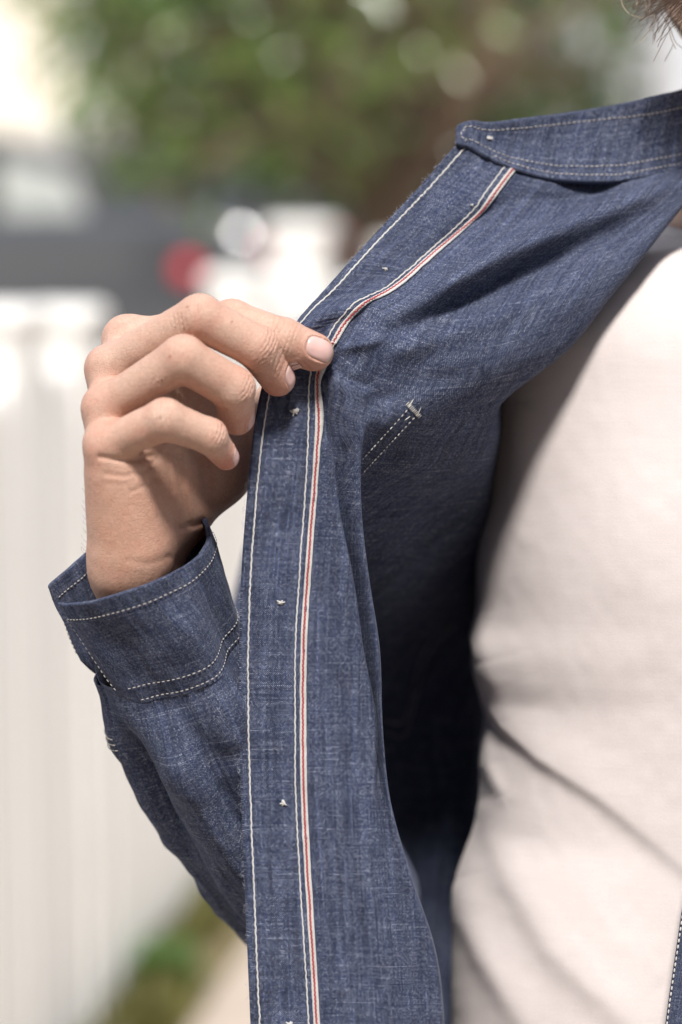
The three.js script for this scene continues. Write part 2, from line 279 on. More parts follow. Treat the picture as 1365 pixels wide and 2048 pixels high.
{
  shrub(ground(322, 1985), .055, .06, 150, [.08, .17, .04], [.18, .32, .08], 'small bright green leafy plant at the fence foot');
  reseed(4040); const list = [];
  for (let k = 0; k < 2600; k++) { const t = rr(-.6, 5), o = rr(.05, .17) * (.7 + .5 * vn2(t * 4, 1)); if (rnd() > .35 + .65 * vn2(t * 3, 7)) continue; list.push({ p: fp(t, o, .012), d: V3(rr(-.5, .5), 1, rr(-.5, .5)), s: rr(.03, .075), c: cmix0([.15, .14, .045], [.26, .25, .09], rnd()) }); }
  const gr = part('grass', leaves(list), leafMat, scene); tag(gr, 'short dry olive grass along the foot of the fence', 'grass', null, 'stuff');
}
// trees
function tree(name, label, base, trunkPts, trunkR, clumps, size, a, b, per) {
  const o = thing(name, label, 'tree', [base.x, 0, base.z]), L = (p) => p.clone().sub(V3(base.x, 0, base.z));
  const cv = new THREE.CatmullRomCurve3(trunkPts.map(L)), tg = new THREE.TubeGeometry(cv, 30, trunkR, 14), P = tg.attributes.position;
  for (let i = 0; i <= 30; i++) { const c = cv.getPointAt(i / 30), k = mix(1.25, .55, i / 30); for (let j = 0; j <= 14; j++) { const q = i * 15 + j, v = V3().fromBufferAttribute(P, q).sub(c).multiplyScalar(k * (1 + .16 * (vn2(j * 1.3, i * .6) - .5))); P.setXYZ(q, c.x + v.x, c.y + v.y, c.z + v.z); } } tg.computeVertexNormals();
  const bark = std([.11, .072, .046], .95);
  part('trunk', tg, bark, o);
  const limbs = [], list = [];
  for (const [c, r] of clumps) {
    const q = L(c), t0 = rr(.55, .95), s = cv.getPointAt(t0); limbs.push(tubeGeo([s, s.clone().lerp(q, .5).add(V3(0, .08, 0)), q], .022, 8, 6));
    const tone = rnd();
    for (let k = 0; k < per * r * r / .09; k++) { const d = V3(rr(-1, 1), rr(-1, 1), rr(-1, 1)); if (d.length() > 1) { k--; continue; } const rad = Math.pow(d.length(), .4); d.normalize(); list.push({ p: q.clone().addScaledVector(d, rad * r).add(V3(0, -.02, 0)), d: d.clone().add(V3(rr(-.6, .6), rr(-.9, .3), rr(-.6, .6))), s: size * rr(.7, 1.3), c: cmix0(green(a, b), a, tone * .5) }); }
  }
  part('limb', mergeGeometries(limbs), bark, o);
  part('crown', leaves(list), leafMat, o);
}
reseed(2024);
{
  const D = 7.2, cl = [];
  const shrink = .84, spots = [[150, 30, .22], [230, -60, .3], [260, 80, .26], [300, 190, .24], [320, 290, .17], [380, 60, .32], [420, 180, .26], [470, -60, .36], [455, 290, .16], [395, 340, .12], [560, 70, .34], [620, 190, .28], [690, 0, .34], [690, 240, .2], [760, 130, .28], [800, -60, .34], [850, 60, .28], [600, -180, .4], [350, -200, .36], [180, 130, .16], [250, 250, .16], [520, 200, .18], [580, 300, .10], [740, 290, .13], [130, -120, .3], [900, -150, .36], [1000, -60, .24], [1120, 30, .26], [1180, 130, .2], [1080, 140, .2], [1150, 210, .16], [1010, 200, .16], [1230, -40, .22]];
  for (const [x, y, r] of spots) { cl.push([B(x, y, x > 830 ? rr(8.4, 9.2) : x > 640 && y > 100 ? rr(7.9, 8.4) : D + rr(-.7, .6)), r * shrink * rr(.9, 1.1)]); }
  const base = ground(742, 940).clone(); const b2 = B(735, 500, 7.6);
  tree('broadleaf_tree', 'broad green tree with a thick leaning brown trunk behind the fence', V3(b2.x, 0, b2.z), [V3(b2.x - .05, 0, b2.z), B(745, 620, 7.6), B(775, 420, 7.6), B(880, 240, 7.6), B(965, 90, 7.6), B(990, -160, 7.6)], .105, cl, .075, [.06, .125, .02], [.33, .42, .085], 95);
  const c2 = []; reseed(55); for (const [x, y, r] of [[900, 330, .42], [1030, 250, .45], [1140, 300, .42], [820, 420, .4], [700, 440, .36], [980, 420, .5], [1120, 130, .4], [1000, 60, .5], [860, 180, .5], [700, 100, .5], [720, 320, .3], [420, 60, .5], [330, 180, .4], [280, 20, .4], [460, 220, .36], [600, 0, .5], [560, 170, .4], [800, -60, .5], [440, -120, .55], [240, -130, .45], [640, -200, .55], [950, -180, .55], [1130, -60, .42], [430, 380, .28], [340, 330, .26]]) c2.push([B(x, y, 11.5 + rr(-.5, .5)), r]);
  const b3 = B(960, 500, 11.5);
  tree('bushy_tree', 'dense bushy tree behind the leaning brown trunk', V3(b3.x, 0, b3.z), [V3(b3.x, 0, b3.z), B(960, 600, 11.5), B(950, 400, 11.5), B(940, 260, 11.5)], .09, c2, .10, [.04, .066, .018], [.095, .125, .036], 110);
  reseed(909); const c4 = []; for (let k = 0; k < 22; k++) c4.push([V3(4.4 + rr(-1.1, 1.1), rr(1.2, 3.4), -10.5 + rr(-.8, .8)), rr(.35, .5)]);
  tree('garden_tree', 'round green garden tree in front of the beige house', V3(4.4, 0, -10.5), [V3(4.4, 0, -10.5), V3(4.45, .8, -10.5), V3(4.4, 1.7, -10.5), V3(4.35, 2.6, -10.5)], .09, c4, .10, [.06, .11, .02], [.16, .22, .05], 60);
}
// cream house on the left, grey house in the gap
function house(name, label, x0, x1, z, depth, h, rgb, trim, wins) {
  const o = thing(name, label, 'house', [(x0 + x1) / 2, 0, z - depth / 2]), w = x1 - x0, hz = depth / 2;
  const wall = std([1, 1, 1], .9, { map: grain(2.2, 40, rgb.map((c) => c * .9), rgb.map((c) => Math.min(1, c * 1.08))) });
  const wg = new THREE.BoxGeometry(w, h, depth); { const u = wg.attributes.uv; for (let i = 0; i < u.count; i++) u.setXY(i, u.getX(i) * w, u.getY(i) * h); } part('wall', wg.translate(0, h / 2, 0), wall, o);
  const rs = new THREE.Shape(); rs.moveTo(-hz - .35, 0); rs.lineTo(0, 1.5); rs.lineTo(hz + .35, 0); rs.lineTo(hz + .35, -.12); rs.lineTo(-hz - .35, -.12); rs.closePath();
  const rg = new THREE.ExtrudeGeometry(rs, { depth: w + .6, bevelEnabled: false }); rg.rotateY(Math.PI / 2); rg.translate(-w / 2 - .3, h + .12, 0); part('roof', rg, std([.16, .14, .13], .9), o);
  for (const s of [-1, 1]) part('corner_board', new RoundedBoxGeometry(.22, h - .1, .06, 1, .008).translate(s * (w / 2 - .11), h / 2, hz + .032), std(trim, .6), o);
  part('plinth', new RoundedBoxGeometry(w + .06, .35, .08, 1, .01).translate(0, .175, hz + .03), std([.42, .40, .38], .9), o);
  for (const [x, y, ww, hh] of wins) {
    const f = part('window', new RoundedBoxGeometry(ww + .16, hh + .16, .08, 1, .01).translate(x, y, hz + .03), std(trim, .6), o);
    part('pane', new THREE.BoxGeometry(ww, hh, .02).translate(x, y, hz + .075), phys([.05, .06, .07], .06, { specularIntensity: 1 }), f);
    part('glazing_bar', new THREE.BoxGeometry(.04, hh, .02).translate(x, y, hz + .09), std(trim, .6), f);
    part('sill', new RoundedBoxGeometry(ww + .26, .06, .14, 1, .01).translate(x, y - hh / 2 - .1, hz + .08), std(trim, .6), f);
  }
}
{
  const D = 15, xr = xAt(205, D); house('cream_house', 'cream rendered house with white corner boards behind the parked car', xr - 9, xr, -D, 6, 4.6, [.78, .70, .58], [.82, .80, .74], [[-1.6, 2.4, 1.0, 1.3], [1.2, 2.4, 1.0, 1.3]]);
  house('added_brown_house', 'brown house added unseen behind the camera to block frontal sky light', -9, 8, 9.4, 6, 4.3, [.20, .15, .12], [.5, .48, .45], []);  // unseen house, added to keep frontal sky light out of the shirt hollow
  house('beige_house', 'beige house on the far side of the path beyond the trees', 4.2, 13, -17, 6, 4.0, [.55, .47, .38], [.75, .73, .70], [[-2.6, 2.2, 1.0, 1.2], [.2, 2.2, 1.0, 1.2]]);
  const E = 24, xa = xAt(330, E), xb = xAt(760, E); house('grey_house', 'grey house far behind the trees', xa, xb + 3.0, -E, 7, 3.2, [.42, .42, .45], [.6, .6, .62], [[-1.2, 1.7, .9, 1.1]]);
}
// parked cars, tails to the right
function makeCar(label, pos, turn, paint) {
  const car = thing('parked_car', label, 'car', pos, turn);
  car.scale.setScalar(1.1);
  const black = std([.018, .018, .02], .6), glass = phys([.97, .98, .97], .02, { transmission: 1, thickness: 0 }), chrome = std([.75, .75, .76], .2, { metalness: 1 }), redL = phys([.78, .02, .035], .3);
  const prof = (pts) => { const s = new THREE.Shape(); s.moveTo(...pts[0]); s.splineThru(pts.slice(1).map((p) => new THREE.Vector2(...p))); return s; };
  const poly = (pts) => { const s = new THREE.Shape(); pts.forEach((p, i) => (i ? s.lineTo(...p) : s.moveTo(...p))); s.closePath(); return s; };
  const ex = (s, w, bev) => { const g = new THREE.ExtrudeGeometry(s, { depth: w - 2 * bev, bevelEnabled: true, bevelSize: bev, bevelThickness: bev, bevelSegments: 4, curveSegments: 24 }); g.translate(0, 0, -w / 2 + bev); return g; };
  // x: front -2.1 .. rear 2.1
  const lower = prof([[-2.05, .30], [-2.12, .52], [-2.0, .74], [-1.4, .86], [-.8, .93], [.4, .97], [1.5, 1.0], [1.98, .99], [2.10, .86], [2.12, .5], [2.05, .30]]); lower.closePath();
  part('body', ex(lower, 1.74, .07), paint, car);
  const arcT = [[-.40, 1.265], [.1, 1.37], [.9, 1.36], [1.47, 1.235]], roofS = prof([...arcT, [1.45, 1.205], [.9, 1.325], [.1, 1.335], [-.36, 1.235]]); roofS.closePath();
  part('roof', ex(roofS, 1.44, .02), paint, car);
  for (const s of [-1, 1]) for (const q of [[[-.98, .92], [-.88, .92], [-.34, 1.25], [-.40, 1.28]], [[.43, .95], [.49, .95], [.49, 1.33], [.43, 1.33]], [[1.46, .98], [1.88, .97], [1.50, 1.24], [1.36, 1.22]]]) { const g = new THREE.ExtrudeGeometry(poly(q), { depth: .05, bevelEnabled: true, bevelSize: .008, bevelThickness: .008, bevelSegments: 2 }); g.translate(0, 0, s * .69 - .025); part('pillar', g, paint, car); }
  for (const s of [-1, 1]) part('seat', new RoundedBoxGeometry(.16, .42, .44, 4, .06).translate(.35, .98, s * .36), black, car);
  const side = poly([[-.62, .98], [-.22, 1.22], [.12, 1.29], [.42, 1.30], [.42, 1.0]]), side2 = poly([[.50, 1.0], [.50, 1.30], [.9, 1.28], [1.28, 1.19], [1.45, 1.03]]);
  for (const s of [-1, 1]) {
    for (const q of [side, side2]) { const g = new THREE.ExtrudeGeometry(q, { depth: .006, bevelEnabled: false }); g.translate(0, 0, s * .69 - .01); part('side_window', g, glass, car); }
    part('mirror', new RoundedBoxGeometry(.12, .13, .2, 3, .04).translate(-.62, 1.0, s * .95), paint, car);
    for (const x of [.02, .9]) part('door_handle', new RoundedBoxGeometry(.2, .03, .04, 2, .01).translate(x, .86, s * .885), chrome, car);
    const tl = part('tail_light', new RoundedBoxGeometry(.36, .22, .30, 4, .05).translate(1.97, .875, s * .71), redL, car); part('lens', new RoundedBoxGeometry(.10, .20, .52, 4, .04).translate(2.10, .875, s * .36), redL, tl); part('reflector', new THREE.SphereGeometry(.05, 16, 12).scale(1, 1, .6).translate(1.85, .87, s * .86), redL, tl);
    part('headlight', new RoundedBoxGeometry(.3, .14, .34, 3, .04).translate(-1.95, .68, s * .62), phys([.7, .72, .75], .1, { clearcoat: 1 }), car);
    for (const x of [-1.32, 1.28]) { const w = part('wheel', new THREE.TorusGeometry(.245, .085, 12, 32).translate(x, .33, s * .80), black, car); part('rim', new THREE.CylinderGeometry(.2, .2, .1, 24).rotateX(Math.PI / 2).translate(x, .33, s * .82), chrome, w); }
  }
  part('rear_window', ex(poly([[1.47, 1.215], [1.84, .985], [1.846, .99], [1.476, 1.222]]), 1.26, .002), glass, car);
  part('windscreen', ex(poly([[-.92, .94], [-.38, 1.25], [-.386, 1.257], [-.926, .947]]), 1.26, .002), glass, car);
  part('rear_bumper', new RoundedBoxGeometry(.26, .24, 1.72, 4, .06).translate(2.06, .50, 0), black, car);
  part('front_bumper', new RoundedBoxGeometry(.26, .24, 1.72, 4, .06).translate(-2.06, .45, 0), black, car);
  part('sill', new RoundedBoxGeometry(2.2, .12, 1.76, 2, .03).translate(0, .28, 0), black, car);
}
{
  const x1 = xAt(470, 9.9);
  makeCar('dark charcoal parked car with red tail lights behind the fence', [x1 - 1.92, 0, -10.9], -.24, phys([.06, .062, .068], .3, { clearcoat: 1, clearcoatRoughness: .06 }));
}
// white panel van behind the charcoal car
{
  const D = 14, van = thing('parked_van', 'low white van parked behind the charcoal car', 'van', [xAt(222, D - .9) - 2.35, 0, -D - .2], -.10);
  const white = phys([.78, .77, .74], .35, { clearcoat: 1, clearcoatRoughness: .08 }), black = std([.02, .02, .022], .6), glass = phys([.04, .045, .05], .05), red = phys([.6, .02, .03], .3);
  const sh = new THREE.Shape(); sh.moveTo(-2.35, .35); sh.lineTo(-2.40, .75); sh.quadraticCurveTo(-2.35, .92, -1.75, .98); sh.lineTo(-1.15, 1.38); sh.quadraticCurveTo(-1.0, 1.49, -.7, 1.50); sh.lineTo(2.1, 1.50); sh.quadraticCurveTo(2.33, 1.48, 2.36, 1.3); sh.lineTo(2.40, .5); sh.lineTo(2.36, .35); sh.closePath();
  const g = new THREE.ExtrudeGeometry(sh, { depth: 1.62, bevelEnabled: true, bevelSize: .07, bevelThickness: .09, bevelSegments: 4, curveSegments: 12 }); g.translate(0, 0, -.81); part('body', g, white, van);
  for (const s of [-1, 1]) {
    const w = new THREE.Shape(); w.moveTo(-1.5, 1.02); w.lineTo(-1.05, 1.34); w.lineTo(-.5, 1.36); w.lineTo(-.5, 1.02); w.closePath(); part('side_window', new THREE.ExtrudeGeometry(w, { depth: .01, bevelEnabled: false }).translate(0, 0, s * .905 - .005), glass, van);
    part('tail_light', new RoundedBoxGeometry(.08, .42, .12, 3, .02).translate(2.44, 1.0, s * .80), red, van);
    for (const x of [-1.55, 1.5]) { const q = part('wheel', new THREE.TorusGeometry(.24, .09, 12, 28).translate(x, .33, s * .82), black, van); part('rim', new THREE.CylinderGeometry(.19, .19, .1, 20).rotateX(Math.PI / 2).translate(x, .33, s * .84), std([.6, .6, .6], .35, { metalness: 1 }), q); }
    part('mirror', new RoundedBoxGeometry(.1, .22, .16, 3, .03).translate(-1.5, 1.06, s * 1.0), black, van);
    part('door_handle', new RoundedBoxGeometry(.18, .04, .04, 2, .01).translate(-.62, .98, s * .905), black, van);
  }
  part('windscreen', new RoundedBoxGeometry(.02, .62, 1.4, 2, .01).rotateZ(-.98).translate(-1.50, 1.22, 0), glass, van);
  part('rear_bumper', new RoundedBoxGeometry(.18, .2, 1.78, 3, .04).translate(2.42, .42, 0), black, van);
}

// ================================================================ PERSON
const BASE = V3(0.27, 0, -1.37);
const person = thing('person', 'person in white T-shirt holding open a blue chambray work shirt', 'person', BASE.toArray());
const bake = (g) => g.applyMatrix4(W).translate(-BASE.x, -BASE.y, -BASE.z);
const shirt = new THREE.Group(); shirt.name = 'work_shirt'; shirt.userData.label = 'open blue chambray work shirt with white stitching and red-line selvedge'; person.add(shirt);

M.threadDark = std([.46, .43, .42], .8);
// ---------------------------------------------------------------- T-shirt
const TX = 0.252, TZ = -0.15;
const teeRows = [[455, 1312, .060], [475, 1262, .072], [500, 1180, .085], [540, 1080, .100], [600, 1010, .112], [700, 960, .122], [830, 962, .124], [920, 968, .125], [1000, 970, .126], [1080, 961, .126], [1150, 956, .126], [1230, 957, .125], [1295, 949, .124], [1340, 957, .123], [1400, 976, .122], [1500, 970, .121], [1600, 963, .121], [1650, 957, .121], [1720, 928, .121], [1780, 914, .121], [1900, 906, .121], [2048, 905, .122], [2300, 900, .123], [2620, 905, .124]];
// folds of the knit: polyline on the front, height, width above the line, width below it
const teeFolds = [
  { p: [[965, 1330], [985, 1395], [1020, 1450], [1085, 1512], [1200, 1592], [1365, 1728], [1480, 1810]], h: 0.0061, up: 70, dn: 21.375, t: [1, .25] },
  { p: [[965, 1600], [985, 1650], [1030, 1760], [1105, 1890], [1200, 1985], [1300, 2070]], h: 0.0051, up: 60, dn: 38, t: [.5, .9] },
  { p: [[915, 1760], [940, 1840], [985, 1930], [1060, 2060]], h: 0.0051, up: 40, dn: 33.25, t: [.9, .8] },
  { p: [[1040, 1560], [1110, 1720], [1200, 1850], [1330, 1960]], h: 0.0023, up: 60, dn: 95, t: [.3, 1] },
  { p: [[975, 1450], [985, 1530], [1012, 1590]], h: 0.0036, up: 16, dn: 23.75, t: [.6, 1] },
  { p: [[958, 1230], [985, 1330], [1030, 1440]], h: 0.0025, up: 22, dn: 28.5, t: [1, .4] },
  { p: [[1000, 820], [1008, 950], [1000, 1060]], h: -0.0036, up: 22, dn: 52.25, t: [1, .1] },
  { p: [[1050, 800], [1062, 930], [1048, 1050], [1060, 1130]], h: 0.0025, up: 40, dn: 38, t: [1, .2] },
  { p: [[1150, 1290], [1240, 1150], [1330, 1010]], h: 0.0008, up: 30, dn: 61.75, t: [.5, 1] },
  { p: [[1200, 1380], [1290, 1290], [1360, 1160]], h: 0.0007, up: 26, dn: 52.25, t: [.5, 1] },
  { p: [[1110, 1640], [1250, 1760], [1400, 1850]], h: 0.0010, up: 50, dn: 71.25, t: [.5, 1] },
];
function teePoint(th, py, off = 0, folds = true) {
  const [lx, b0] = table(teeRows, py), front = Math.max(0, Math.sin(th));
  const pyE = py + 60 * front * Math.exp(-Math.max(0, py - 455) / 70);
  const left = S(lx, py, TZ), a = TX - left.x, b = b0, e = 2 / 2.5, c = Math.cos(th), s = Math.sin(th);
  const p = V3(TX + a * Math.sign(c) * Math.pow(Math.abs(c), e), (1024 - pyE) / F * (DIST - TZ), TZ + b * Math.sign(s) * Math.pow(Math.abs(s), e));
  const n = V3(c * Math.pow(Math.abs(c), 0.2) / a, 0, s / b).normalize();
  let d = off;
  if (folds && s > -0.35) {
    const [x, y] = toPx(p);
    d += .008 * Math.exp(-(((x - 1260) / 190) ** 2) - (((y - 1050) / 260) ** 2)) - .006 * Math.exp(-(((x - 1250) / 200) ** 2) - (((y - 1750) / 200) ** 2));
    for (const f of teeFolds) { const [, q, t] = polyDist(f.p, x, y); const w = -q > 0 ? f.up : f.dn; if (Math.abs(q) > 4 * w) continue; d += f.h * mix(f.t[0], f.t[1], t) * (-q > 0 ? (1 / (1 + (q / w) ** 2) - 1 / 17) * 17 / 16 : Math.exp(-((q / w) ** 2))) * Math.sin(Math.PI * clamp(t * 0.96 + 0.02)) ** 0.35; }
    d += .0012 * (vn2(x / 110, y / 150) - .5) + .0003 * (vn2(x / 24 + 7, y / 30) - .5);
  }
  return p.addScaledVector(n, d);
}
{
  const nu = 520, nv = 430, thOf = (i) => { const t = i / nu; return Math.PI * 1.25 - 2 * Math.PI * (t < 0.72 ? t / 0.72 * 0.46 : 0.46 + (t - 0.72) / 0.28 * 0.54); };
  let arc = 0, last = null; const U = []; for (let i = 0; i <= nu; i++) { const p = teePoint(thOf(i), 1300, 0, false); if (last) arc += p.distanceTo(last); U.push(arc); last = p; }
  part('t_shirt', bake(gridGeo(nu, nv, (i, j) => { const py = 455 + (2620 - 455) * (j / nv); return [teePoint(thOf(i), py), U[i], py / 4000]; }, true)), M.tee, person, 'plain white cotton T-shirt with soft diagonal folds');
  // neck rib
  const rib = []; for (let k = 0; k < 64; k++) rib.push(teePoint(-k / 64 * 2 * Math.PI, 455, -0.001, false).add(V3(0, -0.002, 0)));
  part('neck_rib', bake(tubeGeo(rib, 0.0055, 120, 8, true)), M.tee, person);
}

// ---------------------------------------------------------------- shirt front held open: control net (edge, selvedge, crest, valley, ridge, behind, hollow, hollow, fold, tuck)
const NET = [
  [[925, 282, -0.052], [1030, 333, -0.057], [1080, 347, -0.06], [1120, 354, -0.064], [1165, 357, -0.068], [1210, 354, -0.072], [1270, 346, -0.0725], [1340, 336, -0.075], [1420, 323, -0.0846], [1480, 312, -0.1]],
  [[835, 385, -0.04], [958, 425, -0.042], [1015, 432, -0.046], [1060, 434, -0.05], [1110, 432, -0.053], [1170, 424, -0.056], [1240, 412, -0.055], [1320, 394, -0.058], [1405, 372, -0.068], [1450, 340, -0.1]],
  [[745, 480, -0.024], [880, 497, -0.026], [950, 510, -0.029], [1010, 512, -0.032], [1065, 507, -0.034], [1125, 497, -0.036], [1200, 480, -0.0365], [1285, 457, -0.041], [1362, 418, -0.0542], [1395, 370, -0.09]],
  [[665, 568, -0.009], [790, 578, -0.01], [880, 600, -0.011], [945, 603, -0.013], [1005, 598, -0.016], [1070, 588, -0.019], [1140, 570, -0.0223], [1220, 547, -0.0275], [1288, 514, -0.0401], [1308, 455, -0.08]],
  [[605, 635, -0.002], [713, 617, 0.0], [800, 655, 0.0], [870, 680, 0.0], [935, 685, -0.001], [1000, 680, -0.005], [1070, 662, -0.0105], [1145, 639, -0.022], [1214, 606, -0.0366], [1230, 545, -0.085]],
  [[565, 690, 0], [668, 688, 0.004], [735, 722, 0.006], [800, 748, 0.002], [865, 757, 0.003], [930, 755, -0.001], [1000, 742, -0.007], [1072, 722, -0.017], [1138, 700, -0.036], [1150, 640, -0.09]],
  [[537, 745, 0], [638, 748, 0.003], [682, 772, 0.009], [716, 792, 0.008], [752, 806, 0.003], [812, 822, -0.001], [880, 828, -0.008], [945, 824, -0.02], [1003, 808, -0.04], [1015, 760, -0.1]],
  [[514, 850, 0], [638, 855, 0], [665, 862, 0.004], [692, 866, 0.008], [726, 872, 0.008], [729, 884, -0.004], [795, 896, -0.014], [880, 900, -0.026], [986, 880, -0.046], [1005, 870, -0.11]],
  [[499, 1000, 0], [628, 1000, 0], [676, 1003, 0.005], [673, 1006, -0.005], [724, 1010, 0.006], [708, 1020, -0.034], [785, 1012, -0.048], [870, 1010, -0.07], [966, 1000, -0.092], [985, 1000, -0.14]],
  [[488, 1150, 0], [616, 1150, 0], [704, 1152, 0.004], [699, 1156, -0.01], [741, 1158, 0.001], [700, 1168, -0.085], [790, 1160, -0.105], [870, 1160, -0.14], [955, 1150, -0.175], [1000, 1150, -0.22]],
  [[484, 1300, 0], [607, 1300, 0], [724, 1300, 0.0], [717, 1304, -0.015], [763, 1302, -0.006], [708, 1312, -0.135], [795, 1300, -0.19], [880, 1300, -0.22], [950, 1300, -0.235], [1000, 1300, -0.26]],
  [[484, 1450, 0], [606, 1450, 0], [748, 1450, -0.005], [744, 1452, -0.018], [766, 1452, -0.013], [708, 1462, -0.175], [795, 1450, -0.228], [880, 1450, -0.245], [950, 1450, -0.252], [1005, 1450, -0.28]],
  [[488, 1600, 0], [608, 1600, 0], [735, 1600, -0.003], [762, 1601, -0.01], [780, 1603, -0.022], [715, 1612, -0.185], [800, 1600, -0.242], [880, 1600, -0.258], [945, 1600, -0.262], [1000, 1600, -0.29]],
  [[494, 1750, 0], [616, 1750, 0], [735, 1750, -0.001], [792, 1751, -0.01], [823, 1753, -0.026], [745, 1762, -0.19], [815, 1750, -0.25], [882, 1750, -0.265], [935, 1750, -0.268], [985, 1750, -0.29]],
  [[500, 1900, 0], [625, 1900, 0], [755, 1900, -0.001], [830, 1901, -0.012], [873, 1903, -0.03], [785, 1912, -0.19], [840, 1900, -0.255], [888, 1900, -0.268], [932, 1900, -0.27], [980, 1900, -0.29]],
  [[507, 2060, 0], [634, 2060, 0], [765, 2060, -0.001], [845, 2061, -0.013], [891, 2063, -0.034], [800, 2072, -0.185], [850, 2060, -0.25], [893, 2060, -0.262], [930, 2060, -0.215], [950, 2060, -0.26]],
  [[515, 2300, 0], [645, 2300, 0], [775, 2300, -0.002], [850, 2301, -0.014], [895, 2303, -0.036], [825, 2312, -0.135], [870, 2300, -0.15], [898, 2300, -0.18], [932, 2300, -0.215], [950, 2300, -0.26]],
  [[520, 2560, 0], [650, 2560, 0], [780, 2560, -0.003], [855, 2561, -0.015], [900, 2563, -0.038], [830, 2572, -0.135], [875, 2560, -0.15], [900, 2560, -0.18], [935, 2560, -0.215], [950, 2560, -0.26]],
];
const ridges = [ // cloth folds radiating from the pinch, and hanging folds
  { p: [[800, 640], [887, 575], [1000, 512], [1150, 446], [1300, 385], [1380, 350]], h: .016, w: 30 },
  { p: [[760, 690], [860, 640], [985, 585], [1130, 520], [1290, 430]], h: -.009, w: 26 },
  { p: [[700, 690], [810, 690], [960, 640], [1120, 570]], h: .006, w: 30 },
  { p: [[735, 600], [840, 520], [950, 440], [1050, 385]], h: -.006, w: 20 },
  { p: [[650, 640], [690, 600], [760, 540], [850, 460]], h: -.003, w: 20 },
  { p: [[596, 752], [640, 745], [682, 722]], h: -.003, w: 12 },
  { p: [[672, 700], [720, 690], [800, 672]], h: .003, w: 12 },
  { p: [[668, 735], [700, 760], [745, 775]], h: -.0025, w: 12 },
  { p: [[600, 665], [650, 630], [705, 612], [745, 590]], h: .006, w: 16 },
  { p: [[690, 740], [705, 790], [700, 850], [690, 900]], h: .004, w: 22 },
  { p: [[655, 780], [650, 830], [655, 880]], h: -.003, w: 10 },
  { p: [[735, 800], [760, 790], [850, 760], [930, 750]], h: -.003, w: 20 },
  { p: [[690, 1560], [720, 1700], [760, 1850], [800, 2060]], h: .003, w: 36 },
  { p: [[560, 1500], [555, 1700], [565, 1900]], h: -.0015, w: 34 },
  { p: [[1060, 395], [1160, 400], [1270, 375]], h: -.004, w: 14 },
];
const SUB = 24, PU = 9 * SUB, PV = 17 * SUB;
const PAN = (() => {
  const P3 = NET.map((r) => r.map(([x, y, z]) => S(x, y, z).toArray()));
  const G = [];
  for (let j = 0; j <= PV; j++) {
    const row = [];
    for (let i = 0; i <= PU; i++) { const cols = P3.map((r) => spline(r, i / SUB)); row.push(V3(...spline(cols, j / SUB))); }
    G.push(row);
  }
  for (let it = 0; it < 40; it++) { // relax the sheet, edge columns along v only
    const N = G.map((r) => r.map((p) => p.clone()));
    for (let j = 1; j < PV; j++) for (let i = 0; i <= PU; i++) {
      const k = i < SUB + 4 ? 0 : 0.35;
      const q = N[j][i]; q.set(0, 0, 0).add(G[j - 1][i]).add(G[j + 1][i]); let n = 2;
      if (i > 0 && i < PU && k) { q.add(G[j][i - 1]).add(G[j][i + 1]); n = 4; }
      q.multiplyScalar(1 / n).lerp(G[j][i], 0.5);
    }
    for (let j = 1; j < PV; j++) for (let i = 0; i <= PU; i++) G[j][i] = N[j][i];
  }
  for (let j = 0; j <= PV; j++) for (let i = 0; i <= PU; i++) {
    const p = G[j][i], u = i / SUB, v = j / SUB, [x, y] = toPx(p); let d = 0;
    const open = u < 4.2 || v < 6.6;
    if (open) for (const r of ridges) { const [q, , t] = polyDist(r.p, x, y); if (q < 3 * r.w) d += r.h * Math.exp(-((q / r.w) ** 2)) * Math.sin(Math.PI * clamp(t * 0.94 + 0.03)) ** 0.6; }
    d *= sstep(0, 0.9, v) * (u < 1.1 && v > 5 ? 0.25 : 1);
    d += .0014 * (vn2(x / 46, y / 70) - .5) + .0006 * (vn2(x / 17 + 31, y / 23) - .5);
    const pk = Math.exp(-(((u - 1.12) / .12) ** 2)); d += pk * .0005 * (vn2(3, v * 16) - .5);
    p.z += d;
  }
  return G;
})();
function pan(u, v) {
  const x = clamp(u * SUB, 0, PU - 1e-4), y = clamp(v * SUB, 0, PV - 1e-4), i = Math.floor(x), j = Math.floor(y), fx = x - i, fy = y - j;
  return PAN[j][i].clone().multiplyScalar((1 - fx) * (1 - fy)).addScaledVector(PAN[j][i + 1], fx * (1 - fy)).addScaledVector(PAN[j + 1][i], (1 - fx) * fy).addScaledVector(PAN[j + 1][i + 1], fx * fy);
}
function panFrame(u, v) {
  const e = 0.04, du = pan(u + e, v).sub(pan(Math.max(0, u - e), v)), dv = pan(u, v + e).sub(pan(u, Math.max(0, v - e))), span = u < e ? u + e : 2 * e;
  const n = dv.clone().cross(du).normalize();
  return { p: pan(u, v), n, su: du.length() / span, tu: du.normalize(), tv: dv.normalize() };
}
// arc length along v at the selvedge, along u from the selvedge
const VL = [0]; for (let j = 1; j <= PV; j++) VL.push(VL[j - 1] + PAN[j][SUB].distanceTo(PAN[j - 1][SUB]));
const vLen = (v) => { const y = clamp(v * SUB, 0, PV - 1e-4), j = Math.floor(y); return mix(VL[j], VL[j + 1], y - j); };
const UL = PAN.map((r) => { const a = [0]; for (let i = 1; i <= PU; i++) a.push(a[i - 1] + r[i].distanceTo(r[i - 1])); return a.map((x) => x - a[SUB]); });
const uLen = (u, v) => UL[Math.round(clamp(v * SUB, 0, PV))][Math.round(clamp(u * SUB, 0, PU))];
const vAt = (py, u = 1) => { let lo = 0, hi = 17; for (let k = 0; k < 40; k++) { const m = (lo + hi) / 2; toPx(pan(u, m))[1] < py ? lo = m : hi = m; } return (lo + hi) / 2; };
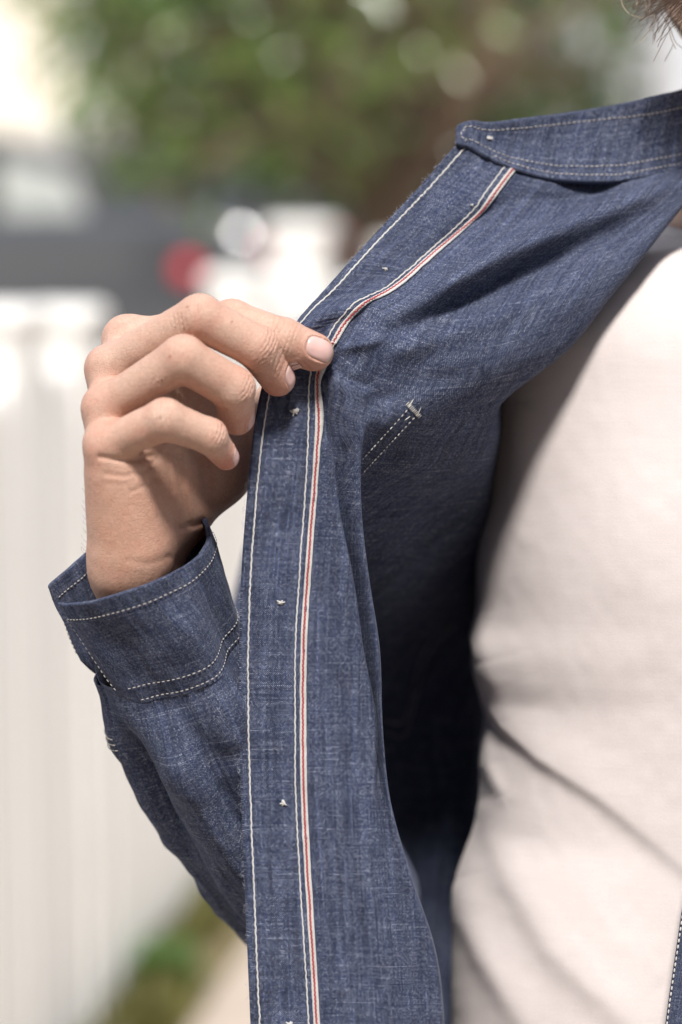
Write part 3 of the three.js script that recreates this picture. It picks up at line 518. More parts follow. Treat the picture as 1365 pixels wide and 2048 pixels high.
// parameters of the sheet nearest to a place seen on it
function panUV(px, py, u0, u1, v0, v1) { let best = 1e9, r = [0, 0]; for (let j = Math.floor(v0 * SUB); j <= v1 * SUB; j++) for (let i = Math.floor(u0 * SUB); i <= u1 * SUB; i++) { const [x, y] = toPx(PAN[j][i]), d = (x - px) ** 2 + (y - py) ** 2; if (d < best) { best = d; r = [i / SUB, j / SUB]; } } return r; }
part('front_panel', bake(gridGeo(PU, PV, (i, j) => [PAN[j][i].clone(), UL[j][i] + 0.31, VL[j]])), M.denim, shirt, 'inner face of the pulled-open shirt front, dark in the hollow');

// placket facing: a doubled strip from the front edge to the selvedge, rolled round the edge
const uOff = (u, v, m) => { const f = panFrame(u, v); return u + m / f.su; };
{
  const W2 = 0.0020, prof = []; // [fraction across, height off the sheet]
  const nA = 26; for (let k = 0; k <= nA; k++) prof.push([1 - k / nA, 1]);
  for (let k = 1; k <= 7; k++) { const a = k / 8 * Math.PI; prof.push([-0.010 * Math.sin(a), Math.cos(a)]); }
  for (let k = 0; k <= nA; k++) prof.push([k / nA, -1]);
  const NV = 900;
  part('placket', bake(gridGeo(prof.length - 1, NV, (i, j) => {
    const v = 0.02 + (j / NV) * 16.96, [f, hh] = prof[i], uMax = uOff(1, v, W2), u = Math.max(0, f) * uMax, fr = panFrame(u, v);
    const puck = .00045 * (vn2(v * 26, f * 5) - .5) + .0004 * (vn2(v * 14 + 3, 9) - .5) * (Math.exp(-(((f - .93) / .07) ** 2)) + Math.exp(-(((f - .09) / .07) ** 2))) + .0005 * (vn2(v * 9, 2) - .5) * Math.exp(-((f / .12) ** 2));
    const thick = .0011 * (1 - .45 * sstep(.97, 1, f));
    const p = fr.p.addScaledVector(fr.n, hh * thick + (hh > 0 ? puck : 0)).addScaledVector(fr.tu, f < 0 ? f * 0.13 : 0);
    const uu = f * (uLen(1, v) - UL[Math.round(v * SUB)][0]);
    return [p, uu + (hh < 0 ? 0.11 : 0), vLen(v)];
  })), M.denim, shirt, 'button placket strip with its two rows of white stitching');
}
// rows of thick white chain stitch
function chain(pathFn, len, pitch, rad, flat = 0.7) {
  const gs = [], n = Math.floor(len / pitch), base = new THREE.SphereGeometry(1, 8, 6), m = new THREE.Matrix4();
  for (let k = 0; k < n; k++) {
    const { p, t, nn } = pathFn((k + 0.5) / n), w = t.clone().cross(nn).normalize();
    const tilt = (k % 2 ? 1 : -1) * 0.15 + rr(-.06, .06), t2 = t.clone().multiplyScalar(Math.cos(tilt)).addScaledVector(w, Math.sin(tilt)), w2 = t2.clone().cross(nn).normalize();
    const L = pitch * rr(.66, .76), R = rad * rr(.9, 1.12);
    m.makeBasis(t2.multiplyScalar(L), nn.clone().multiplyScalar(R * flat), w2.multiplyScalar(R)).setPosition(p.addScaledVector(w, (k % 2 ? 1 : -1) * rad * .09).addScaledVector(nn, R * flat * .5));
    gs.push(base.clone().applyMatrix4(m));
  }
  return mergeGeometries(gs);
}
const vSpan = vLen(16.9) - vLen(.06);
const vOfLen = (L) => { let lo = 0, hi = 17; for (let k = 0; k < 30; k++) { const m = (lo + hi) / 2; vLen(m) < L ? lo = m : hi = m; } return (lo + hi) / 2; };
const panPath = (uFn, h, v0 = .06, v1 = 16.9) => (t) => { const v = vOfLen(mix(vLen(v0), vLen(v1), t)), u = uFn(v), a = panFrame(u, v), b = pan(uFn(v + .03), v + .03); return { p: a.p.clone().addScaledVector(a.n, h), t: b.sub(a.p).normalize(), nn: a.n }; };
reseed(5);
part('edge_stitching', bake(chain(panPath((v) => uOff(0.0001, v, .0034), .0011), vSpan, .0022, .00046)), M.thread, shirt);
part('inner_stitching', bake(chain(panPath((v) => uOff(1, v, -.0040), .0011), vSpan, .0022, .00042)), M.thread, shirt);
// selvedge: two white bands and the red line
function ribbon(o0, o1, h, NV = 1300, wob = .00012) {
  const prof = [[0, -.0003], [.12, .0002], [.5, .00032], [.88, .0002], [1, -.0003]];
  return gridGeo(4, NV, (i, j) => { const v = .05 + 16.9 * j / NV, a = o0 + wob * (h2(j, 3) - .5) * 2, b = o1 + wob * (h2(j, 9) - .5) * 2, u = uOff(1, v, mix(a, b, prof[i][0])), f = panFrame(u, v); return [f.p.addScaledVector(f.n, h + prof[i][1] + .00012 * Math.sin(vLen(v) / .0011 * Math.PI * 2)), prof[i][0] * .004, vLen(v)]; });
}
part('selvedge_band', bake(mergeGeometries([ribbon(-.0016, -.00030, .0012), ribbon(.00030, .0018, .0011)])), M.thread, shirt);
part('selvedge_ground', bake(ribbon(-.0006, .0006, .00115)), std([0.5, 0.35, 0.34], .8), shirt);
{
  const gs = [], n = Math.floor(vSpan / .0011), path = panPath((v) => uOff(1, v, 0), .00150), base = new THREE.SphereGeometry(1, 6, 5), m = new THREE.Matrix4();
  for (let k = 0; k < n; k++) { const { p, t, nn } = path((k + .5) / n), w = t.clone().cross(nn), s = k % 2 ? 1 : -1, t2 = t.clone().addScaledVector(w, s * .8).normalize(), w2 = t2.clone().cross(nn); m.makeBasis(t2.multiplyScalar(.00085), nn.clone().multiplyScalar(.00035), w2.multiplyScalar(.00036)).setPosition(p.addScaledVector(w, s * .00008)); gs.push(base.clone().applyMatrix4(m)); }
  part('red_line', bake(mergeGeometries(gs)), M.red, shirt);
}
// thread tufts where the buttons are sewn on from the other side
function tuft(px, py, u0, u1, v0, v1, size, n = 9) {
  const [u, v] = panUV(px, py, u0, u1, v0, v1), f = panFrame(u, v), gs = [];
  for (let k = 0; k < n; k++) {
    const a = rr(0, 6.28), L = size * rr(.5, 1.3), d = f.tu.clone().multiplyScalar(Math.cos(a)).addScaledVector(f.tv, Math.sin(a)), p0 = f.p.clone().addScaledVector(f.n, .0013).addScaledVector(d, -L * .3);
    gs.push(tubeGeo([p0, p0.clone().addScaledVector(d, L * .5).addScaledVector(f.n, .0004 + rr(0, .0004)), p0.clone().addScaledVector(d, L)], .00038, 6, 5));
  }
  part('button_thread', bake(mergeGeometries(gs)), M.thread, shirt);
}
reseed(91);
tuft(588, 822, .3, .9, 6, 8, .0028, 12); tuft(563, 1208, .3, .9, 8.5, 10.5, .0026, 6); tuft(566, 1604, .3, .9, 11, 13, .0024, 8); tuft(578, 2043, .3, .9, 14, 15.9, .0026, 8); tuft(771, 540, .3, .95, 1.5, 4, .0020, 6); tuft(944, 411, .3, .95, .3, 1.8, .0012, 3);
// thin lock stitch along a list of 3-D points with normals
function dashes(pts, nrm, pitch = .0030, rad = .00036, fill = .72) {
  const gs = [], m = new THREE.Matrix4(), base = new THREE.SphereGeometry(1, 6, 5); let acc = 0, next = pitch / 2;
  for (let i = 0; i < pts.length - 1; i++) {
    const seg = pts[i + 1].clone().sub(pts[i]), L = seg.length(), t = seg.normalize();
    while (next < acc + L) { const f = (next - acc) / L, p = pts[i].clone().lerp(pts[i + 1], f), n = nrm[i].clone().lerp(nrm[i + 1], f).normalize(), w = t.clone().cross(n).normalize(); m.makeBasis(t.clone().multiplyScalar(pitch * fill * .5), n.clone().multiplyScalar(rad * .8), w.multiplyScalar(rad * rr(.85, 1.15))).setPosition(p.addScaledVector(n, rad * .35)); gs.push(base.clone().applyMatrix4(m)); next += pitch * rr(.96, 1.04); }
    acc += L;
  }
  return mergeGeometries(gs);
}
// pen slot: two rows of stitching with a bar tack, seen from the inside
{
  const line = (a, b, n = 60) => { const P = [], N = []; for (let k = 0; k <= n; k++) { const f = k / n, [u, v] = panUV(mix(a[0], b[0], f), mix(a[1], b[1], f), 4.9, 8, 5.8, 8.2), q = panFrame(u, v), tgt = S(mix(a[0], b[0], f), mix(a[1], b[1], f), q.p.z); P.push(tgt.addScaledVector(q.n, .0005)); N.push(q.n); } return [P, N]; };
  part('pen_slot_stitching', bake(mergeGeometries([dashes(...line([816, 818], [724, 918]), .0030, .0004, .62), dashes(...line([838, 824], [728, 942]), .0030, .0004, .62)])), M.thread, shirt);
  const bar = []; for (let k = 0; k < 11; k++) { const f = k / 10 - .5, c = [828 + f * 25, 819 + f * 25]; bar.push(dashes(...line([c[0] - 4.5, c[1] + 4], [c[0] + 4.5, c[1] - 4], 4), .0026, .00027, 1.15)); }
  for (const [a, b] of [[[817, 814], [827, 798]], [[834, 830], [843, 812]], [[822, 830], [814, 836]]]) bar.push(dashes(...line(a, b, 6), .0045, .00032, 1.3));
  part('bar_tack', bake(mergeGeometries(bar)), M.thread, shirt);
  const seam = (list, u0, u1, v0, v1) => { const P = [], N = []; for (let k = 0; k <= 80; k++) { const [x, y] = spline(list, k / 80 * (list.length - 1)), [u, v] = panUV(x, y, u0, u1, v0, v1), q = panFrame(u, v); P.push(S(x, y, q.p.z + .001)); N.push(q.n); } return dashes(P, N, .003, .0004, .72); };
  part('pocket_stitching', bake(mergeGeometries([seam([[905, 1248], [860, 1280], [832, 1350], [815, 1430], [800, 1446], [772, 1444]], 5.3, 8.5, 8.8, 12), seam([[915, 1256], [870, 1290], [842, 1360], [822, 1440], [806, 1474], [772, 1466]], 5.3, 8.5, 8.8, 12)])), M.threadDark, shirt);
}

// ---------------------------------------------------------------- band collar
const colTop = [[913, 266, -0.052], [921, 253, -0.053], [945, 247, -0.055], [980, 250, -0.058], [1040, 243, -0.063], [1129, 231, -0.069], [1235, 214, -0.0704], [1306, 198, -0.0719], [1372, 182, -0.0809], [1470, 150, -0.0994], [1570, 120, -0.15], [1660, 105, -0.22], [1780, 110, -0.245]];
const colBot = [[914, 283, -0.048], [920, 290, -0.048], [940, 295, -0.049], [972, 314, -0.051], [1022, 337, -0.055], [1100, 358, -0.06], [1200, 364, -0.0614], [1271, 357, -0.0694], [1365, 340, -0.0769], [1470, 318, -0.0964], [1570, 300, -0.15], [1660, 290, -0.22], [1780, 290, -0.245]];
const COLN = colTop.length - 1;
function collarMid(t, f) { // t along 0..COLN, f 0 top..1 bottom
  const a = S(...spline(colTop, t)), b = S(...spline(colBot, t)), p = a.lerp(b, f);
  p.z += .004 * Math.sin(Math.PI * f) * sstep(1, 4, t) * -1 + .0014 * (vn2(t * 3.1, f * 2.2) - .5) + .0010 * (vn2(t * 9, f * 3 + 8) - .5) * sstep(.5, 2, t); return p;
}
function collarFrame(t, f) { const e = .03, du = collarMid(Math.min(COLN, t + e), f).sub(collarMid(Math.max(0, t - e), f)).normalize(), dv = collarMid(t, Math.min(1, f + .05)).sub(collarMid(t, Math.max(0, f - .05))).normalize(); return { p: collarMid(t, f), n: dv.clone().cross(du).normalize(), du, dv }; }
{
  const prof = [], k1 = 22; for (let k = 0; k <= k1; k++) prof.push([1 - k / k1, 1]); for (let k = 1; k < 8; k++) { const a = k / 8 * Math.PI; prof.push([-Math.sin(a), Math.cos(a)]); } for (let k = 0; k <= k1; k++) prof.push([k / k1, -1]); for (let k = 1; k < 6; k++) { const a = k / 6 * Math.PI; prof.push([1 + Math.sin(a), -Math.cos(a)]); } prof.push([1, 1]);
  const nt = 460, lens = [0]; for (let j = 1; j <= nt; j++) lens.push(lens[j - 1] + collarMid(j / nt * COLN, .5).distanceTo(collarMid((j - 1) / nt * COLN, .5)));
  part('collar_band', bake(gridGeo(prof.length - 1, nt, (i, j) => { const t = j / nt * COLN, [f, hh] = prof[i], fr = collarFrame(t, clamp(f)), th = .0016 * sstep(-.1, .5, t); const p = fr.p.addScaledVector(fr.n, hh * th); if (f < 0) p.addScaledVector(fr.dv, f * th); if (f > 1) p.addScaledVector(fr.dv, (f - 1) * th * .6); return [p, lens[j] + .05, f * .028 + (hh < 0 ? .1 : 0)]; })), M.denim, shirt, 'narrow band collar of the shirt, inner face');
  const line = (t0, t1, fFn, n = 200) => { const P = [], N = []; for (let k = 0; k <= n; k++) { const t = mix(t0, t1, k / n), q = collarFrame(t, fFn(t)); P.push(q.p.addScaledVector(q.n, .0017)); N.push(q.n); } return dashes(P, N, .0027, .00031, .8); };
  const nose = () => { const P = [], N = []; for (let k = 0; k <= 40; k++) { const f = mix(.12, .92, k / 40), t = 1.75 - .9 * Math.sin(Math.PI * f) * .6, q = collarFrame(t, f); P.push(q.p.addScaledVector(q.n, .0017)); N.push(q.n); } return dashes(P, N, .0026, .00032, .95); };
  reseed(17);
  part('collar_stitching', bake(mergeGeometries([line(1.75, 11.5, (t) => .155 + .03 * Math.sin(t)), line(1.6, 11.5, (t) => mix(.72, .80, sstep(1.6, 4, t))), line(3.3, 11.5, () => .925), nose()])), M.threadFine, shirt);
  const q = collarFrame(3.0, .42); reseed(3); const gs = []; for (let k = 0; k < 5; k++) { const p0 = q.p.clone().addScaledVector(q.n, .0021).addScaledVector(q.dv, rr(-.0006, .0006)); gs.push(tubeGeo([p0.clone().addScaledVector(q.du, -.0016), p0.clone().addScaledVector(q.n, .0004), p0.clone().addScaledVector(q.du, .0016)], .00045, 5, 5)); }
  part('button_thread', bake(mergeGeometries(gs)), M.thread, shirt);
}

// ---------------------------------------------------------------- sleeve and cuff of the raised arm
const wristC = S(262, 1118, -.004), AX = V3(.36, -.835, -.415).normalize();
const AR = V3(0.92, 0.39, 0).normalize().addScaledVector(AX, -V3(0.92, 0.39, 0).normalize().dot(AX)).normalize(); // across, to the right
const AF = AX.clone().cross(AR).normalize(); if (AF.z < 0) AF.negate(); // towards the camera
const elbow = wristC.clone().addScaledVector(AX, .265);
function sleeveRing(t, ang, off = 0) { // t metres from the cuff rim; ang 0 = right, 90 = camera side, 180 = left
  const c = Math.cos(ang), s = Math.sin(ang);
  const [rx, ry, sx, sy] = table([[0, .0405, .0425, .0015, 0], [.03, .0395, .041, -.001, 0], [.055, .0385, .041, -.003, 0], [.064, .0400, .0425, -.003, 0], [.075, .0425, .0460, -.003, 0], [.10, .0435, .0495, -.004, 0], [.14, .0435, .050, -.003, 0], [.18, .044, .050, .002, 0], [.22, .045, .050, .010, -.004], [.265, .046, .050, .020, -.01]], t);
  let r = off;
  if (t > .061) { const w = sstep(.061, .10, t), g = (a0, k) => { let d = ang - (a0 + k * (t - .06)); d = Math.atan2(Math.sin(d), Math.cos(d)); return d; };
    const gap = 1 - sstep(.10, .17, t); r += w * (.009 * Math.exp(-((g(1.05, 1.5) / .25) ** 2)) - .011 * Math.exp(-((g(.55, 4.0) / .30) ** 2)) + .007 * Math.exp(-((g(1.9, -1.0) / .25) ** 2)) - .006 * Math.exp(-((g(1.5, 1.2) / .16) ** 2)) - (.006 + .006 * gap) * Math.exp(-((g(2.52, .6) / .22) ** 2)) + .003 * Math.exp(-((g(2.98, 0) / .2) ** 2))) + .004 * w * (vn2(ang * 3 + 5, t * 40) - .5) + .0015 * w * (vn2(ang * 9 + 5, t * 110) - .5); }
  { const tt = Math.min(t, .061), k = 1 - sstep(.061, .10, t); r += k * (.006 * Math.exp(-(((ang - 1.35 + tt * 4) / .3) ** 2)) * sstep(.005, .03, tt) - .004 * Math.exp(-(((ang - 2.1 + tt * 3) / .3) ** 2)) * sstep(.0, .03, tt) - .005 * Math.exp(-(((ang - .65) / .3) ** 2)) * sstep(.0, .04, tt) + .0012 * (vn2(ang * 4, tt * 90) - .5)); }
  return wristC.clone().addScaledVector(AX, t).addScaledVector(AR, sx + (rx + r) * c).addScaledVector(AF, sy + (ry + r) * s);
}
{
  // cuff: an unbuttoned band, open on the left; q 0 = far end, 1 = near end, whose edge slants away
  const prof = [], k1 = 18, th = .0013;
  for (let k = 0; k <= k1; k++) prof.push([1 - k / k1, 1]); for (let k = 1; k < 7; k++) { const a = k / 7 * Math.PI; prof.push([-Math.sin(a) * .03, Math.cos(a)]); } for (let k = 0; k <= k1; k++) prof.push([k / k1, -1]);
  const NA = 260, L = .060;
  const cuffP = (q, t, o) => { const a = mix(-3.02, mix(2.93, 2.36, sstep(-.01, .075, t)), q), lift = .0055 * (1 - sstep(0, .10, q)) + .0025 * sstep(.93, 1, q) * (1 - sstep(0, .02, t)); return sleeveRing(t + .0028 * Math.sin(2.3 * a + .6) * (1 - clamp(t / L)), a, o + lift); };
  part('cuff', bake(gridGeo(prof.length - 1, NA, (i, j) => { const q = j / NA, [f, hh] = prof[i]; const edge = Math.min(1, Math.min(q, 1 - q) * 40); return [cuffP(q, Math.max(-.001, f * (L - .006 * sstep(.93, 1, q) ** 2 - .016 * (1 - sstep(0, .05, q)))), hh * th * Math.sqrt(clamp(edge)) * (1 - .6 * sstep(.88, 1, f)) + .0006 * (vn2(q * 60, f * 6) - .5)), q * .27, f * L + (hh < 0 ? .09 : 0)]; })), M.denim, shirt, 'turned shirt cuff around the wrist');
  const cl = (t, q0, q1, out = 1, n = 260) => { const P = [], N = []; for (let k = 0; k <= n; k++) { const q = mix(q0, q1, k / n), p = cuffP(q, t, out * (th + .0005)), c = wristC.clone().addScaledVector(AX, t); P.push(p); N.push(p.clone().sub(c).normalize().multiplyScalar(out)); } return dashes(P, N, .0028, .00031, .7); };
  const ve = (q, t0, t1) => { const P = [], N = []; for (let k = 0; k <= 60; k++) { const t = mix(t0, t1, k / 60), p = cuffP(q, t, th + .0005), c = wristC.clone().addScaledVector(AX, t); P.push(p); N.push(p.clone().sub(c).normalize()); } return dashes(P, N, .0028, .00031, .7); };
  reseed(44);
  part('cuff_stitching', bake(mergeGeometries([cl(.0075, .012, .985), cl(.0075, .012, .985, -1), cl(.0505, .05, .955), cl(.0575, .06, .94), ve(.016, .0075, .042), ve(.988, .0075, .0505)])), M.threadFine, shirt);
  // sleeve: forearm tube, elbow, upper arm
  const NA2 = 220, NT2 = 240, FL = .235, el = wristC.clone().addScaledVector(AX, FL).addScaledVector(AR, .016);
  const upper = new THREE.CatmullRomCurve3([el, el.clone().add(V3(.004, -.012, -.055)), S(585, 1560, -.275), S(670, 1100, -.335), S(905, 600, -.245)]), UPL = upper.getLength();
  part('sleeve', bake(gridGeo(NA2, NT2, (i, j) => {
    const ang = i / NA2 * 2 * Math.PI + 2.3, f = j / NT2, a = ((ang + Math.PI) % (2 * Math.PI)) - Math.PI;
    if (f < .65) { const t = .050 + f / .65 * (FL - .050); return [sleeveRing(t, a), i / NA2 * .29, t + .02]; }
    const g = (f - .65) / .35, c = upper.getPointAt(g), dir = upper.getTangentAt(g), ax = AX.clone().lerp(dir, sstep(0, .3, g)).normalize(), ff = AF.clone().lerp(V3(-.2, -.3, 1), sstep(.1, .5, g)); ff.addScaledVector(ax, -ff.dot(ax)).normalize(); const fr = ax.clone().cross(ff).normalize(); if (fr.dot(AR) < 0) fr.negate();
    const r = mix(.0475, .060, g) * (g > .93 ? Math.sqrt(Math.max(0, 1 - ((g - .93) / .07) ** 2)) : 1);
    return [sleeveRing(FL, a).sub(el).multiplyScalar(1).lerp(fr.multiplyScalar(Math.cos(a) * r).addScaledVector(ff, Math.sin(a) * r), sstep(0, .12, g)).add(c), i / NA2 * .29, .27 + g * UPL];
  }, true)), M.denim, shirt, 'rumpled shirt sleeve of the raised arm');
  // sleeve slit placket with its bar tack on the left
  const slit = gridGeo(10, 60, (i, j) => { const t = .052 + j / 60 * .065, a = 2.80 + i / 10 * .42; return [sleeveRing(t, a, -.0006 + .0030 * Math.pow(Math.sin(Math.PI * i / 10), .5) * (1 - sstep(.08, .115, t)) - .002 * sstep(.09, .117, t)), i * .0018, t]; });
  part('sleeve_placket', bake(slit), M.denim, shirt);
  const bt = []; for (let k = 0; k < 3; k++) { const P = [], N = []; for (let q = 0; q <= 8; q++) { const a = 2.84 + q / 8 * .30, p = sleeveRing(.082 + k * .0035, a, .0024); P.push(p); N.push(p.clone().sub(wristC.clone().addScaledVector(AX, .08)).normalize()); } bt.push(dashes(P, N, .0022, .0004, 1.1)); }
  part('bar_tack', bake(mergeGeometries(bt)), M.threadFine, shirt);
}

// ---------------------------------------------------------------- back and far side of the shirt
{
  const th0 = Math.PI * 1.26, th1 = Math.PI * 1.98, nu = 90, nv = 120; let U = 0;
  part('back_panel', bake(gridGeo(nu, nv, (i, j) => { const py = 460 + 2100 * j / nv, p = teePoint(mix(th0, th1, i / nu), py, .022 + .006 * Math.sin(i * .5 + j * .02), false); return [p, i / nu * .55, py / 4000]; })), M.denim, shirt);
  // left front of the shirt, hanging open
  const edge = [[1700, 420, -.05], [1620, 700, -.035], [1545, 1000, -.022], [1470, 1300, -.018], [1415, 1550, -.016], [1374, 1760, -.014], [1352, 1900, -.014], [1331, 2048, -.014], [1310, 2250, -.014], [1300, 2560, -.014]];
  const nvv = 160, nuu = 60, lp = (u, v) => { const e = S(...spline(edge, v * (edge.length - 1))), py = 420 + 2140 * v; const far = teePoint(mix(1.05, -.12, sstep(0, 1, u)), Math.max(py, 470), .018 + .004 * Math.sin(u * 14), false); far.y = mix(far.y, e.y, Math.exp(-u * 5)); return e.lerp(far, sstep(0.02, 1, Math.pow(u, .8))); };
  part('front_panel', bake(gridGeo(nuu, nvv, (i, j) => { const u = i / nuu, v = j / nvv; return [lp(u, v), u * .24, v * .54]; })), M.denim, shirt, 'other shirt front hanging open');
  const pl = gridGeo(12, nvv, (i, j) => { const v = j / nvv, u = i / 12 * .17, p = lp(u, v); p.z += .0022; if (i === 0) p.z -= .0018; return [p, u * .24 + .12, v * .54]; });
  part('placket', bake(pl), M.denim, shirt);
  const line = (u0) => { const P = [], N = []; for (let k = 0; k <= 400; k++) { const v = k / 400; const p = lp(u0, v); p.z += .0026; P.push(p); N.push(V3(-.2, 0, 1).normalize()); } return dashes(P, N, .0030, .0005, .8); };
  reseed(8);
  part('placket_stitching', bake(mergeGeometries([line(.022), line(.15)])), M.thread, shirt);
  // sleeve of the hanging arm
  const sA = S(2270, 620, -.17), sB = S(2380, 1700, -.19), sC = S(2330, 2500, -.12);
  const cv = new THREE.CatmullRomCurve3([sA, sB, sC]); const tg = new THREE.TubeGeometry(cv, 60, .058, 28); { const u = tg.attributes.uv; for (let i = 0; i < u.count; i++) u.setXY(i, u.getY(i) * .36, u.getX(i) * .6); }
  part('sleeve', bake(tg), M.denim, shirt);
}

// ---------------------------------------------------------------- body: hand, arm, neck and head in one mesh
const ZS = 2.395;
const H = (zx, zy, z) => S(130 + zx / ZS, 540 + zy / ZS, z);
const HR = (r, z) => r / ZS / F * (DIST - z);
const J = (zx, zy, z, r) => { const p = H(zx, zy, z); return { x: p.x, y: p.y, z: p.z, r: HR(r, z), p }; };
const fingers = {
  pinky: [J(196, 842, .034, 92), J(478, 716, .050, 101), J(692, 796, .040, 84), J(772, 896, .026, 63)],
  ring: [J(184, 662, .024, 92), J(566, 424, .043, 112), J(806, 568, .031, 105), J(824, 706, .014, 86)],
  middle: [J(204, 470, .010, 95), J(648, 228, .033, 112), J(922, 370, .026, 104), J(1020, 522, .0125, 84)],
  index: [J(300, 336, -.010, 92), J(800, 246, .012, 104), J(1050, 338, .0155, 104), J(1196, 392, .0120, 92)],
};
const thumbPts = [J(430, 1310, -.020, 150), J(735, 965, -.034, 138), J(1010, 640, -.036, 105), J(1170, 455, -.0245, 98)];
const seg = (x, y, z, a, b, waist = 0) => { const dx = b.x - a.x, dy = b.y - a.y, dz = b.z - a.z, t = clamp(((x - a.x) * dx + (y - a.y) * dy + (z - a.z) * dz) / (dx * dx + dy * dy + dz * dz)); return Math.hypot(x - a.x - dx * t, y - a.y - dy * t, z - a.z - dz * t) - mix(a.r, b.r, t) + waist * Math.sin(Math.PI * t); };
const NAILS = {
  index: { f: 'index', n: V3(-.02, .26, 1), w: .0058, l: .0074, at: .06 },
  middle: { f: 'middle', n: V3(.74, .36, .62), w: .0054, l: .0070, at: .08 },
  ring: { f: 'ring', n: V3(.84, .12, .56), w: .0050, l: .0062, at: .05 },
  pinky: { f: 'pinky', n: V3(.62, .36, .72), w: .0042, l: .0052, at: .10 },
};
for (const k in NAILS) { const q = NAILS[k], F_ = fingers[q.f]; q.d = F_[3].p.clone().sub(F_[2].p).normalize(); q.n.addScaledVector(q.d, -q.n.dot(q.d)).normalize(); q.s = q.d.clone().cross(q.n).normalize(); q.c = F_[3].p.clone().addScaledVector(q.d, F_[3].r * q.at); q.r = F_[3].r; }
// joint wrinkles: position, direction along the finger, dorsal side
const wrinkles = [];
for (const k in fingers) { const f = fingers[k]; for (const [i, amp] of [[1, .00034], [2, .00042]]) { const d = f[i + 1].p.clone().sub(f[i - 1].p).normalize(), back = f[i].p.clone().sub(f[i - 1].p.clone().add(f[i + 1].p).multiplyScalar(.5)).normalize(); wrinkles.push({ c: f[i].p, r: f[i].r, d, back, amp }); } }
// lines of the palm, seen from its side: [points, depth, width]
const creases = [
  [[[170, 895], [270, 912], [350, 912], [420, 890]], .0010, 15], [[[200, 978], [290, 988], [380, 965], [440, 905], [455, 860]], .0006, 15], [[[190, 1022], [290, 1026], [360, 985]], .0002, 12],
  [[[320, 1062], [390, 1030], [440, 985]], .0004, 13], [[[545, 880], [548, 960], [560, 1060], [575, 1140], [590, 1210]], .0016, 22], [[[480, 880], [505, 980], [520, 1060]], .0008, 14], [[[440, 1000], [500, 1120], [545, 1230]], .0006, 16], [[[560, 1240], [600, 1230], [660, 1205]], .0014, 18],
  [[[300, 1390], [400, 1410], [500, 1375]], .0003, 18],
].map(([p, d, w]) => ({ p: p.map(([x, y]) => [130 + x / ZS, 540 + y / ZS]), d, w: w / ZS }));
const meta = [
  [fingers.pinky[0], J(296, 1430, .012, 140), 0], [fingers.ring[0], J(300, 1430, .006, 150), 0], [fingers.middle[0], J(330, 1430, -.004, 150), 0], [fingers.index[0], J(372, 1430, -.016, 145), 0],
  [J(270, 985, .028, 122), J(322, 1310, .016, 162), 0], [J(340, 740, .004, 150), J(410, 1250, -.004, 170), 0], [J(300, 520, .002, 130), J(420, 1000, -.008, 150), 0],
  [J(480, 560, -.020, 120), J(640, 960, -.030, 150), 0], [J(430, 900, -.008, 150), J(520, 1150, -.018, 165), 0], [J(640, 560, -.026, 115), J(745, 900, -.034, 140), 0],
];
const wristSegs = [[J(304, 1440, .010, 142), J(360, 1640, -.005, 142)], [J(372, 1440, -.016, 142), J(424, 1640, -.03, 142)]].map(([a, b]) => [a, b]);
const elbowJ = (() => { const e = elbow; return { x: e.x, y: e.y + .03, z: e.z, r: .034 }; })();
const padBumps = [];
